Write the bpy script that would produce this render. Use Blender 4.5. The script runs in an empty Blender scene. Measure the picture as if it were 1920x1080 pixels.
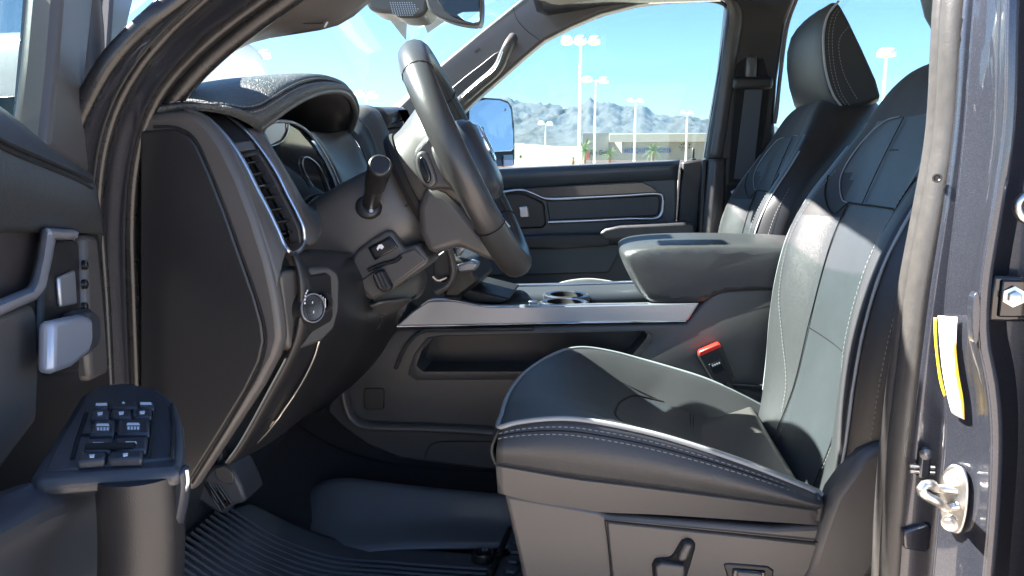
import bpy, bmesh, math, random
from math import radians, sin, cos, tan, pi, atan2, sqrt, exp
from mathutils import Vector, Matrix, noise

# ------------------------------------------------------------------ camera, world, sun, exposure
S = bpy.context.scene
COL = S.collection
CAM = Vector((0.0, -1.25, 1.45))
YAW, PITCH, FPX = radians(6.9), radians(8.7), 1450.0
cd = bpy.data.cameras.new("camera")
cd.sensor_width = 36.0
cd.lens = 36.0 * FPX / 1920.0
cd.clip_start = 0.02
cd.clip_end = 60000
cam = bpy.data.objects.new("camera", cd)
cam.location = CAM
cam.rotation_euler = (pi / 2 - PITCH, 0, YAW)
COL.objects.link(cam)
S.camera = cam

SUN_EL, SUN_AZ = radians(45), radians(-0.5)      # azimuth measured from -X (truck's nose) towards -Y when negative
SUN_DIR = Vector((-cos(SUN_AZ) * cos(SUN_EL), sin(SUN_AZ) * cos(SUN_EL), sin(SUN_EL)))
world = bpy.data.worlds.new("World")
S.world = world
world.use_nodes = True
wn = world.node_tree
sky = wn.nodes.new("ShaderNodeTexSky")
sky.sky_type = 'NISHITA'
sky.sun_disc = False
sky.sun_elevation = SUN_EL
sky.sun_rotation = atan2(SUN_DIR.x, SUN_DIR.y)
sky.altitude = 1200
sky.air_density = 0.7
sky.dust_density = 0.0
sky.ozone_density = 3.0
bg = wn.nodes["Background"]
bg.inputs[1].default_value = 0.05
wn.links.new(sky.outputs[0], bg.inputs[0])
sl = bpy.data.lights.new("sun", 'SUN')
sl.energy = 5.0
sl.angle = radians(0.5)
sl.color = (1.0, 0.95, 0.88)
so = bpy.data.objects.new("sun", sl)
so.rotation_euler = SUN_DIR.to_track_quat('Z', 'Y').to_euler()
so.location = (0, 0, 30)
COL.objects.link(so)
S.view_settings.view_transform = 'Standard'
S.view_settings.look = 'None'
S.view_settings.gamma = 1.0
S.view_settings.use_curve_mapping = False
S.view_settings.exposure = 3.25
S.render.engine = 'CYCLES'

# ------------------------------------------------------------------ photo pixels (1920x1080) to places
FW = Vector((-sin(YAW) * cos(PITCH), cos(YAW) * cos(PITCH), -sin(PITCH)))
RT = Vector((cos(YAW), sin(YAW), 0))
UP = Vector((-sin(YAW) * sin(PITCH), cos(YAW) * sin(PITCH), cos(PITCH)))
def ray(u, v):
    return FW + RT * ((u - 960.0) / FPX) + UP * ((540.0 - v) / FPX)
def P(u, v, y):                       # on the lengthwise plane y
    d = ray(u, v)
    return CAM + d * ((y - CAM.y) / d.y)
def PXx(u, v, x):
    d = ray(u, v)
    return CAM + d * ((x - CAM.x) / d.x)
def PZz(u, v, z):
    d = ray(u, v)
    return CAM + d * ((z - CAM.z) / d.z)
def PR(u, v, dist):                   # by ground distance, for the far lot
    d = ray(u, v)
    return CAM + d * (dist / sqrt(d.x * d.x + d.y * d.y))
def pl(Y, pts):
    return [P(p[0], p[1], p[2] if len(p) > 2 else Y) for p in pts]

# ------------------------------------------------------------------ materials
MATS = {}
def mat(name, col, rough=0.5, metal=0.0, coat=0.0, bump=None, var=0.0, varscale=6.0, spec=0.5, sheen=0.0):
    """bump = (kind, scale, strength, distance); var = soft uneven wear in the colour"""
    m = bpy.data.materials.new(name)
    m.use_nodes = True
    nt = m.node_tree
    b = nt.nodes["Principled BSDF"]
    b.inputs["Base Color"].default_value = (*col, 1)
    b.inputs["Roughness"].default_value = rough
    b.inputs["Metallic"].default_value = metal
    b.inputs["Coat Weight"].default_value = coat
    b.inputs["Coat Roughness"].default_value = 0.04
    b.inputs["Specular IOR Level"].default_value = spec
    b.inputs["Sheen Weight"].default_value = sheen
    tc = nt.nodes.new("ShaderNodeTexCoord")
    if var:
        n = nt.nodes.new("ShaderNodeTexNoise")
        n.inputs["Scale"].default_value = varscale
        n.inputs["Detail"].default_value = 6
        nt.links.new(tc.outputs["Object"], n.inputs["Vector"])
        mx = nt.nodes.new("ShaderNodeMix")
        mx.data_type = 'RGBA'
        mx.inputs[6].default_value = (*[c * (1 - var) for c in col], 1)
        mx.inputs[7].default_value = (*[min(1, c * (1 + var)) for c in col], 1)
        nt.links.new(n.outputs["Fac"], mx.inputs[0])
        nt.links.new(mx.outputs[2], b.inputs["Base Color"])
        mr = nt.nodes.new("ShaderNodeMapRange")
        mr.inputs[3].default_value = max(0.02, rough - 0.08)
        mr.inputs[4].default_value = min(1, rough + 0.1)
        nt.links.new(n.outputs["Fac"], mr.inputs[0])
        nt.links.new(mr.outputs[0], b.inputs["Roughness"])
    if bump:
        kind, sc, st, dist = bump
        if kind == 'pebble':
            t = nt.nodes.new("ShaderNodeTexVoronoi")
            t.feature = 'SMOOTH_F1'
            t.inputs["Scale"].default_value = sc
            t.inputs["Smoothness"].default_value = 0.5
            nz = nt.nodes.new("ShaderNodeTexNoise")
            nz.inputs["Scale"].default_value = sc * 0.6
            ad = nt.nodes.new("ShaderNodeMixRGB")
            ad.inputs[0].default_value = 0.012
            nt.links.new(tc.outputs["Object"], nz.inputs["Vector"])
            nt.links.new(tc.outputs["Object"], ad.inputs[1])
            nt.links.new(nz.outputs["Color"], ad.inputs[2])
            nt.links.new(ad.outputs[0], t.inputs["Vector"])
            out = t.outputs["Distance"]
        else:
            t = nt.nodes.new("ShaderNodeTexNoise")
            t.inputs["Scale"].default_value = sc
            t.inputs["Detail"].default_value = 3
            nt.links.new(tc.outputs["Object"], t.inputs["Vector"])
            out = t.outputs["Fac"]
        bp = nt.nodes.new("ShaderNodeBump")
        bp.inputs["Strength"].default_value = st
        bp.inputs["Distance"].default_value = dist
        bp.invert = (kind == 'pebble')
        nt.links.new(out, bp.inputs["Height"])
        nt.links.new(bp.outputs[0], b.inputs["Normal"])
        if name.startswith('leather') or name == 'suede':          # soft puckers and creases under the grain
            w = nt.nodes.new("ShaderNodeTexNoise")
            w.inputs["Scale"].default_value = 26
            w.inputs["Detail"].default_value = 4
            w.inputs["Distortion"].default_value = 0.6
            nt.links.new(tc.outputs["Object"], w.inputs["Vector"])
            b2 = nt.nodes.new("ShaderNodeBump")
            b2.inputs["Strength"].default_value = 0.12
            b2.inputs["Distance"].default_value = 0.005
            nt.links.new(w.outputs["Fac"], b2.inputs["Height"])
            nt.links.new(b2.outputs[0], bp.inputs["Normal"])
    MATS[name] = m
    return m

mat('leather', (0.042, 0.044, 0.047), 0.31, bump=('pebble', 620, 0.40, 0.0007), var=0.2)
mat('leather_coarse', (0.065, 0.068, 0.068), 0.36, bump=('pebble', 380, 0.9, 0.0016), var=0.2)
mat('leather_smooth', (0.042, 0.048, 0.054), 0.3, bump=('pebble', 620, 0.4, 0.0008), var=0.2)
mat('leather_wheel', (0.04, 0.04, 0.041), 0.32, bump=('noise', 700, 0.3, 0.0006), var=0.15)
mat('suede', (0.008, 0.008, 0.009), 0.6, bump=('noise', 900, 0.3, 0.0006), sheen=0.1)
mat('plastic', (0.070, 0.067, 0.066), 0.33, bump=('noise', 1100, 0.35, 0.0005), var=0.12)
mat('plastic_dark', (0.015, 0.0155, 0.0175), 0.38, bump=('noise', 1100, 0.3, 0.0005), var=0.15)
mat('plastic_grey', (0.085, 0.081, 0.08), 0.36, bump=('noise', 1100, 0.3, 0.0005), var=0.1)
mat('plastic_blue', (0.034, 0.039, 0.049), 0.33, bump=('noise', 900, 0.3, 0.0005), var=0.12)
mat('door_trim', (0.055, 0.064, 0.074), 0.38, bump=('noise', 900, 0.3, 0.0005), var=0.12)
mat('gloss_black', (0.008, 0.009, 0.012), 0.08, coat=0.5)
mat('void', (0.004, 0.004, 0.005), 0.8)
mat('rubber', (0.016, 0.0155, 0.016), 0.27, bump=('noise', 160, 0.25, 0.001), var=0.3, varscale=30)
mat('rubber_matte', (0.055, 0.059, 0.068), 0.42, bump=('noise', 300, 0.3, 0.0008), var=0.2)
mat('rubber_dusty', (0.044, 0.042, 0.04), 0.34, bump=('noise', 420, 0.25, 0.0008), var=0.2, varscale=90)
mat('rubber_mat_lit', (0.085, 0.092, 0.105), 0.4, bump=('noise', 300, 0.3, 0.0008), var=0.2)  # paler copy of the mat rubber, sky light put into its colour
mat('silver', (0.52, 0.55, 0.60), 0.28, metal=1.0)
mat('silver_dark', (0.34, 0.36, 0.4), 0.33, metal=0.6, bump=('noise', 900, 0.15, 0.0003))
mat('silver_paint', (0.34, 0.37, 0.44), 0.32, metal=0.4)
mat('chrome', (0.75, 0.76, 0.78), 0.08, metal=1.0)
mat('zinc', (0.60, 0.585, 0.55), 0.33, metal=1.0, bump=('noise', 120, 0.3, 0.0006), var=0.2, varscale=40)
mat('thread', (0.22, 0.225, 0.22), 0.7)
mat('piping', (0.26, 0.28, 0.29), 0.35)
mat('carpet', (0.016, 0.016, 0.019), 0.95, bump=('noise', 700, 1.0, 0.004), var=0.4, varscale=120)
mat('headliner', (0.30, 0.27, 0.23), 0.9, bump=('noise', 900, 0.4, 0.001))
mat('webbing', (0.0525, 0.06, 0.072), 0.6, bump=('noise', 600, 0.4, 0.0006))
mat('white_print', (0.80, 0.80, 0.82), 0.5)
mat('yellow_print', (0.80, 0.52, 0.02), 0.5)
mat('red_plastic', (0.75, 0.03, 0.02), 0.3)
mat('wood_dark', (0.04, 0.033, 0.031), 0.3, coat=0.3, var=0.5, varscale=60)
mat('lamp_white', (0.80, 0.79, 0.76), 0.4)
mat('pole_white', (0.74, 0.73, 0.70), 0.5, var=0.06)
mat('white_paint', (0.82, 0.82, 0.82), 0.25, coat=0.6)
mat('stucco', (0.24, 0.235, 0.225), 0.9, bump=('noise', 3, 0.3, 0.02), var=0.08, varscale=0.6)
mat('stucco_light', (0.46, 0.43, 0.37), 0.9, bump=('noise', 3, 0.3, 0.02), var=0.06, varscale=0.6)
mat('letter_blue', (0.05, 0.10, 0.28), 0.4)
mat('letter_black', (0.02, 0.02, 0.02), 0.4)
mat('letter_red', (0.60, 0.03, 0.03), 0.4)
mat('bark', (0.16, 0.11, 0.07), 0.9, bump=('noise', 20, 0.6, 0.02), var=0.4, varscale=8)
mat('frond', (0.10, 0.16, 0.03), 0.55, var=0.4, varscale=1.5)
mat('desert', (0.36, 0.31, 0.24), 0.95, bump=('noise', 0.3, 0.3, 0.2), var=0.15, varscale=0.02)
mat('lot', (0.37, 0.31, 0.26), 0.9, bump=('noise', 60, 0.4, 0.004), var=0.12, varscale=0.5)
mat('rock', (0.065, 0.06, 0.058), 0.95, var=0.45, varscale=0.004)
mat('tyre', (0.015, 0.015, 0.015), 0.8)
mat('dark_glass', (0.01, 0.012, 0.014), 0.05, coat=0.5)

# dark blue metallic paint with flakes
def paint():
    m = mat('paint', (0.030, 0.040, 0.085), 0.34, metal=0.65, coat=1.0)
    nt = m.node_tree
    b = nt.nodes["Principled BSDF"]
    tc = nt.nodes.new("ShaderNodeTexCoord")
    v = nt.nodes.new("ShaderNodeTexVoronoi")
    v.inputs["Scale"].default_value = 1900
    nt.links.new(tc.outputs["Object"], v.inputs["Vector"])
    r = nt.nodes.new("ShaderNodeValToRGB")
    r.color_ramp.elements[0].color = (0.036, 0.040, 0.054, 1)
    r.color_ramp.elements[1].color = (0.075, 0.080, 0.098, 1)
    r.color_ramp.elements[0].position = 0.55
    r.color_ramp.elements[1].position = 1.0
    nt.links.new(v.outputs["Color"], r.inputs[0])
    nt.links.new(r.outputs[0], b.inputs["Base Color"])
paint()

def glass(name, tint, gloss=0.03):
    m = bpy.data.materials.new(name)
    m.use_nodes = True
    nt = m.node_tree
    nt.nodes.remove(nt.nodes["Principled BSDF"])
    out = nt.nodes["Material Output"]
    tr = nt.nodes.new("ShaderNodeBsdfTransparent")
    tr.inputs[0].default_value = (*tint, 1)
    gl = nt.nodes.new("ShaderNodeBsdfGlossy")
    gl.inputs["Roughness"].default_value = 0.01
    lw = nt.nodes.new("ShaderNodeLayerWeight")      # facing ratio: same from both sides of a thin pane
    lw.inputs[0].default_value = 0.5
    pw = nt.nodes.new("ShaderNodeMath")
    pw.operation = 'POWER'
    pw.inputs[1].default_value = 5.0
    fr = nt.nodes.new("ShaderNodeMath")
    fr.operation = 'MULTIPLY_ADD'
    fr.inputs[1].default_value = 0.6
    fr.inputs[2].default_value = gloss
    nt.links.new(lw.outputs["Facing"], pw.inputs[0])
    nt.links.new(pw.outputs[0], fr.inputs[0])
    mx = nt.nodes.new("ShaderNodeMixShader")
    nt.links.new(fr.outputs[0], mx.inputs[0])
    nt.links.new(tr.outputs[0], mx.inputs[1])
    nt.links.new(gl.outputs[0], mx.inputs[2])
    nt.links.new(mx.outputs[0], out.inputs[0])
    MATS[name] = m
glass('glass_front', (0.68, 0.77, 0.74))
glass('glass_side', (0.72, 0.80, 0.78))
glass('glass_door', (0.46, 0.52, 0.52))
def mirror():
    m = bpy.data.materials.new('mirror_glass')
    m.use_nodes = True
    b = m.node_tree.nodes["Principled BSDF"]
    b.inputs["Base Color"].default_value = (0.86, 0.89, 0.92, 1)
    b.inputs["Metallic"].default_value = 1
    b.inputs["Roughness"].default_value = 0.02
    MATS['mirror_glass'] = m
mirror()

# ------------------------------------------------------------------ mesh helpers (every vertex in world metres)
def tag(o, label=None, cat=None, group=None, kind=None):
    if label: o['label'] = label
    if cat: o['category'] = cat
    if group: o['group'] = group
    if kind: o['kind'] = kind
    return o
def adopt(o, parent):
    if parent is not None:
        o.parent = parent
        o.matrix_parent_inverse = Matrix.Translation(-WORLD_OF.get(parent.name, Vector((0, 0, 0))))
WORLD_OF = {}
def empty(name, loc):
    o = bpy.data.objects.new(name, None)
    o.location = loc
    o.empty_display_size = 0.2
    COL.objects.link(o)
    WORLD_OF[o.name] = Vector(loc)
    return o
def obj(name, verts, faces, m, parent=None, smooth=35, bevel=0, seg=2, sub=0, thick=0, mats=None, fm=None):
    me = bpy.data.meshes.new(name)
    me.from_pydata([tuple(v) for v in verts], [], faces)
    for k in (mats or [m]):
        me.materials.append(MATS[k])
    if fm:
        me.polygons.foreach_set('material_index', fm)
    me.update()
    bm = bmesh.new()
    bm.from_mesh(me)
    bmesh.ops.recalc_face_normals(bm, faces=bm.faces)
    bm.to_mesh(me)
    bm.free()
    if smooth:
        me.shade_smooth()
        me.set_sharp_from_angle(angle=radians(smooth))
    o = bpy.data.objects.new(name, me)
    COL.objects.link(o)
    if thick:
        s = o.modifiers.new('thickness', 'SOLIDIFY')
        s.thickness = thick
        s.offset = 0
    if bevel:
        b = o.modifiers.new('bevel', 'BEVEL')
        b.width = bevel
        b.segments = seg
        b.limit_method = 'ANGLE'
        b.angle_limit = radians(40)
    if sub:
        s = o.modifiers.new('sub', 'SUBSURF')
        s.levels = sub
        s.render_levels = sub
    adopt(o, parent)
    return o

def catmull(pts, per=6, closed=False):
    pts = [Vector(p) for p in pts]
    n = len(pts)
    out = []
    rng = n if closed else n - 1
    for i in range(rng):
        p0 = pts[(i - 1) % n] if (closed or i > 0) else pts[0]
        p1 = pts[i]
        p2 = pts[(i + 1) % n]
        p3 = pts[(i + 2) % n] if (closed or i + 2 < n) else pts[-1]
        # centripetal spacing keeps corners from overshooting
        d1 = max(1e-5, (p1 - p0).length) ** 0.5
        d2 = max(1e-5, (p2 - p1).length) ** 0.5
        d3 = max(1e-5, (p3 - p2).length) ** 0.5
        for k in range(per):
            t = k / per
            m1 = (p2 - p1) + ((p1 - p0) / d1 - (p2 - p0) / (d1 + d2)) * d2 if (closed or i > 0) else (p2 - p1)
            m2 = (p2 - p1) + ((p3 - p2) / d3 - (p3 - p1) / (d2 + d3)) * d2 if (closed or i + 2 < n) else (p2 - p1)
            h00 = 2 * t ** 3 - 3 * t ** 2 + 1
            h10 = t ** 3 - 2 * t ** 2 + t
            h01 = -2 * t ** 3 + 3 * t ** 2
            h11 = t ** 3 - t ** 2
            out.append(p1 * h00 + m1 * h10 + p2 * h01 + m2 * h11)
    if not closed:
        out.append(pts[-1].copy())
    return out
def resample(poly, n):
    L = [0.0]
    for a, b in zip(poly, poly[1:]):
        L.append(L[-1] + (b - a).length)
    out = []
    j = 0
    for i in range(n):
        s = L[-1] * i / (n - 1)
        while j < len(L) - 2 and L[j + 1] < s:
            j += 1
        seg = L[j + 1] - L[j]
        t = 0 if seg < 1e-9 else (s - L[j]) / seg
        out.append(poly[j].lerp(poly[j + 1], min(1, max(0, t))))
    return out
def curve(pts, n, smooth=True):
    return resample(catmull(pts, 8) if smooth and len(pts) > 2 else [Vector(p) for p in pts], n)
def grid_faces(nr, nc, closed_c=False, base=0):
    f = []
    for i in range(nr - 1):
        for j in range(nc if closed_c else nc - 1):
            a = base + i * nc + j
            b = base + i * nc + (j + 1) % nc
            f.append((a, b, b + nc, a + nc))
    return f
def sheet(name, rows, m, parent=None, thick=0.004, **k):
    nr, nc = len(rows), len(rows[0])
    return obj(name, [p for r in rows for p in r], grid_faces(nr, nc), m, parent, thick=thick, **k)
def ruled(name, curves, m, parent=None, n=24, thick=0.004, smooth_curves=True, mid=0, **k):
    """surface through several lengthwise curves (lists of 3D points); mid = extra rows between, smoothed"""
    cs = [curve(c, n, smooth_curves) for c in curves]
    if mid:
        cols = [catmull([c[i] for c in cs], mid) for i in range(n)]
        cs = [[cols[i][r] for i in range(n)] for r in range(len(cols[0]))]
    return sheet(name, cs, m, parent, thick, **k)
def coons(c0, c1, d0, d1, nu, nv, bulge=None):
    c0, c1 = curve(c0, nu), curve(c1, nu)
    d0, d1 = curve(d0, nv), curve(d1, nv)
    rows = []
    for j in range(nv):
        v = j / (nv - 1)
        r = []
        for i in range(nu):
            u = i / (nu - 1)
            p = c0[i] * (1 - v) + c1[i] * v + d0[j] * (1 - u) + d1[j] * u \
                - (c0[0] * ((1 - u) * (1 - v)) + c0[-1] * (u * (1 - v)) + c1[0] * ((1 - u) * v) + c1[-1] * (u * v))
            if bulge:
                p = p + bulge(u, v)
            r.append(p)
        rows.append(r)
    return rows
def prism(name, outline, off, m, parent=None, bevel=0.003, seg=2, smooth_outline=0, taper=None, **k):
    """outline: 3D points of one face; off: vector or y-thickness to the opposite face"""
    pts = catmull(outline, smooth_outline, True) if smooth_outline else [Vector(p) for p in outline]
    if not isinstance(off, Vector):
        off = Vector((0, off, 0))
    n = len(pts)
    c = sum(pts, Vector()) / n
    back = [p + off if taper is None else c + (p - c) * taper + off for p in pts]
    f = [tuple(range(n)), tuple(range(2 * n - 1, n - 1, -1))]
    f += [(i, n + i, n + (i + 1) % n, (i + 1) % n) for i in range(n)]
    return obj(name, pts + back, f, m, parent, bevel=bevel, seg=seg, **k)
def frames(path, closed=False):
    n = len(path)
    T = []
    for i in range(n):
        a = path[(i - 1) % n] if (closed or i > 0) else path[i]
        b = path[(i + 1) % n] if (closed or i < n - 1) else path[i]
        d = b - a
        T.append(d.normalized() if d.length > 1e-9 else Vector((1, 0, 0)))
    up = Vector((0, 0, 1)) if abs(T[0].z) < 0.9 else Vector((0, 1, 0))
    out = []
    nrm = (up - T[0] * up.dot(T[0])).normalized()
    for t in T:
        nrm = (nrm - t * nrm.dot(t))
        nrm = nrm.normalized() if nrm.length > 1e-6 else Vector((0, 1, 0))
        out.append((t, nrm, t.cross(nrm)))
    return out
def tube_data(path, r, seg=8, closed=False, squash=(1, 1)):
    fr = frames(path, closed)
    V, n = [], len(path)
    for i, (t, a, b) in enumerate(fr):
        rr = r[i * len(r) // n] if isinstance(r, (list, tuple)) else r
        for k in range(seg):
            g = 2 * pi * k / seg
            V.append(path[i] + a * (cos(g) * rr * squash[0]) + b * (sin(g) * rr * squash[1]))
    F = []
    for i in range(n if closed else n - 1):
        for k in range(seg):
            a0 = i * seg + k
            a1 = i * seg + (k + 1) % seg
            b0 = ((i + 1) % n) * seg + k
            b1 = ((i + 1) % n) * seg + (k + 1) % seg
            F.append((a0, a1, b1, b0))
    if not closed:
        F.append(tuple(range(seg - 1, -1, -1)))
        F.append(tuple(range((n - 1) * seg, n * seg)))
    return V, F
def tube(name, pts, r, m, parent=None, n=40, seg=8, closed=False, smooth_path=True, squash=(1, 1), **k):
    path = [Vector(p) for p in pts]
    if smooth_path and len(path) > 2:
        path = catmull(path, 8, closed)
    if not closed:
        path = resample(path, n)
    V, F = tube_data(path, r, seg, closed, squash)
    return obj(name, V, F, m, parent, smooth=60, **k)
def dashes(name, paths, length, gap, r, m, parent=None, lift=Vector((0, 0, 0))):
    V, F = [], []
    for pts in paths:
        path = catmull(pts, 10) if len(pts) > 2 else [Vector(p) for p in pts]
        L = sum((b - a).length for a, b in zip(path, path[1:]))
        n = max(2, int(L / (length + gap)))
        rs = resample(path, n * 2 + 1)
        for i in range(0, n * 2, 2):
            a, b = rs[i], rs[i].lerp(rs[i + 1], 1.25)
            v, f = tube_data([a + lift, a.lerp(b, .5) + lift, b + lift], [r * .7, r, r * .7], 5)
            o = len(V)
            V += v
            F += [tuple(o + q for q in x) for x in f]
    o = obj(name, V, F, m, parent, smooth=60)
    o['kind'] = 'stuff'
    return o
def rbox(name, c, size, m, parent=None, bevel=0.003, seg=2, rot=None, taper=1.0, **k):
    x, y, z = [s / 2 for s in size]
    vs = []
    for sx, sy, sz in ((-1, -1, -1), (1, -1, -1), (1, 1, -1), (-1, 1, -1), (-1, -1, 1), (1, -1, 1), (1, 1, 1), (-1, 1, 1)):
        t = taper if sz > 0 else 1
        p = Vector((sx * x * t, sy * y * t, sz * z))
        if rot is not None:
            p = rot @ p
        vs.append(Vector(c) + p)
    f = [(0, 3, 2, 1), (4, 5, 6, 7), (0, 1, 5, 4), (1, 2, 6, 5), (2, 3, 7, 6), (3, 0, 4, 7)]
    return obj(name, vs, f, m, parent, bevel=bevel, seg=seg, **k)
def lathe(name, c, axis, prof, m, parent=None, seg=32, squash=1.0, up=None, **k):
    """prof: list of (distance along axis, radius)"""
    ax = Vector(axis).normalized()
    a = Vector(up) if up is not None else (Vector((0, 0, 1)) if abs(ax.z) < 0.9 else Vector((0, 1, 0)))
    a = (a - ax * a.dot(ax)).normalized()
    b = ax.cross(a)
    V = []
    for d, r in prof:
        for i in range(seg):
            g = 2 * pi * i / seg
            V.append(Vector(c) + ax * d + a * (r * cos(g)) + b * (r * sin(g) * squash))
    F = grid_faces(len(prof), seg, True)
    F.append(tuple(range(seg - 1, -1, -1)))
    F.append(tuple(range((len(prof) - 1) * seg, len(prof) * seg)))
    return obj(name, V, F, m, parent, smooth=k.pop('smooth', 40), **k)
def text(name, s, size, origin, xdir, updir, m, parent=None, depth=0.002, width=1.0, bold=0.0):
    cu = bpy.data.curves.new(name, 'FONT')
    cu.body = s
    cu.size = size
    cu.extrude = depth
    cu.offset = bold
    cu.align_x = 'LEFT'
    cu.resolution_u = 3
    t = bpy.data.objects.new(name + '_curve', cu)
    COL.objects.link(t)
    dg = bpy.context.evaluated_depsgraph_get()
    me = bpy.data.meshes.new_from_object(t.evaluated_get(dg))
    bpy.data.objects.remove(t)
    x = Vector(xdir).normalized()
    u = Vector(updir)
    u = (u - x * u.dot(x)).normalized()
    z = x.cross(u)
    w0 = max((v.co.x for v in me.vertices), default=1)
    k = width / w0 if width != 1.0 else 1.0
    for v in me.vertices:
        v.co = Vector(origin) + x * (v.co.x * k) + u * v.co.y + z * v.co.z
    me.materials.clear()
    me.materials.append(MATS[m])
    me.name = name
    o = bpy.data.objects.new(name, me)
    COL.objects.link(o)
    adopt(o, parent)
    return o

def bool_cut(o, cutter):
    """cut a real hollow: apply the difference and drop the cutter"""
    m = o.modifiers.new('cut', 'BOOLEAN')
    m.object = cutter
    m.operation = 'DIFFERENCE'
    m.solver = 'EXACT'
    dg = bpy.context.evaluated_depsgraph_get()
    dg.update()
    me = bpy.data.meshes.new_from_object(o.evaluated_get(dg))
    o.modifiers.clear()
    old = o.data
    o.data = me
    me.name = old.name
    bpy.data.objects.remove(cutter)
    me.shade_smooth()
    me.set_sharp_from_angle(angle=radians(30))
# ------------------------------------------------------------------ the setting outside
rnd = random.Random(7)
def ground_sheet(name, x0, x1, y0, y1, z, m):
    o = obj(name, [(x0, y0, z), (x1, y0, z), (x1, y1, z), (x0, y1, z)], [(0, 1, 2, 3)], m, smooth=0)
    o['kind'] = 'structure'
    return o
ground_sheet('desert_ground', -5100, 5100, -5100, 5100, 0.0, 'desert')
ground_sheet('parking_lot', -60, 75, -40, 100, 0.004, 'lot')
for i in range(18):
    x = -12 + i * 2.8
    for y in (5.2,):
        pass
# painted stall lines on the lot
sv, sf = [], []
for row, y in enumerate((6.0, 24.0, 42.0)):
    for i in range(30):
        x = -42 + i * 2.9
        b = len(sv)
        sv += [(x, y, 0.008), (x + 0.1, y, 0.008), (x + 0.1, y + 5.2, 0.008), (x, y + 5.2, 0.008)]
        sf.append((b, b + 1, b + 2, b + 3))
o = obj('stall_markings', sv, sf, 'white_print', smooth=0)
o['kind'] = 'structure'

# the mountain range: a ridged strip of terrain about 4 km off
def ridge_v(u):
    K = [(-200, 262), (150, 250), (420, 262), (640, 258), (800, 232), (900, 196), (955, 186), (1000, 196), (1060, 206), (1075, 197), (1090, 198), (1103, 187),
         (1115, 197), (1143, 194), (1165, 205), (1190, 203), (1203, 197), (1225, 215), (1260, 220), (1290, 219), (1330, 230), (1400, 226), (1460, 240),
         (1560, 232), (1700, 252), (1900, 240), (2150, 262)]
    for (a, va), (b, vb) in zip(K, K[1:]):
        if a <= u <= b:
            return va + (vb - va) * (u - a) / (b - a)
    return 262
MD = 3600.0
def foot_z(u):
    return PR(u, 268 + 4 * sin(u * .013), MD * .78).z
rows = []
NU, NV = 700, 90
for j in range(NV):
    t = j / (NV - 1)                          # 0 foot, ~0.72 crest, 1 back
    r = []
    for i in range(NU):
        u = -200 + 2350 * i / (NU - 1)
        d = ray(u, 318)
        h = Vector((d.x, d.y, 0)).normalized()
        top = PR(u, ridge_v(u), MD * 1.16).z
        fz = foot_z(u) * .96
        dist = MD * (0.78 + 0.53 * t)
        q = CAM + h * dist
        prof = (t / 0.72) ** 1.35 if t < 0.72 else 1 - ((t - 0.72) / 0.28) ** 1.2 * 0.8
        s = Vector((q.x * 0.0075, q.y * 0.0075, 1.7))
        rg = noise.ridged_multi_fractal(s, 0.8, 2.15, 8, 1.0, 2.0) * 0.5
        env = (4 * t * (1 - t)) ** 0.7
        fold = (rg - 0.6) * 0.30 * env
        if abs(t - 0.72) < 0.007:
            fold = noise.noise(s * 4) * 0.06 + noise.noise(s * 11) * .03
        z = fz + (top - fz) * (prof * (1 + fold * .8) + fold * 0.35)
        if t > .95:
            z = max(-4, z * (1 - (t - .95) / .05))
        r.append(Vector((q.x, q.y, max(-4, z))))
    rows.append(r)
o = sheet('mountains', rows, 'rock', thick=0, smooth=180)
o['kind'] = 'structure'
# pale fan of desert rising to the foot of the range
rows = []
for j in range(14):
    t = j / 13
    r = []
    for i in range(120):
        u = -200 + 2350 * i / 119
        d = ray(u, 318)
        h = Vector((d.x, d.y, 0)).normalized()
        q = CAM + h * (420 + (MD * .80 - 420) * t)
        z = foot_z(u) * t ** 1.5 + noise.noise(Vector((q.x * .004, q.y * .004, 0))) * 5 * t - .2 * (1 - t)
        r.append(Vector((q.x, q.y, z)))
    rows.append(r)
o = sheet('desert_slope', rows, 'desert', thick=0, smooth=180)
o['kind'] = 'structure'

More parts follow.
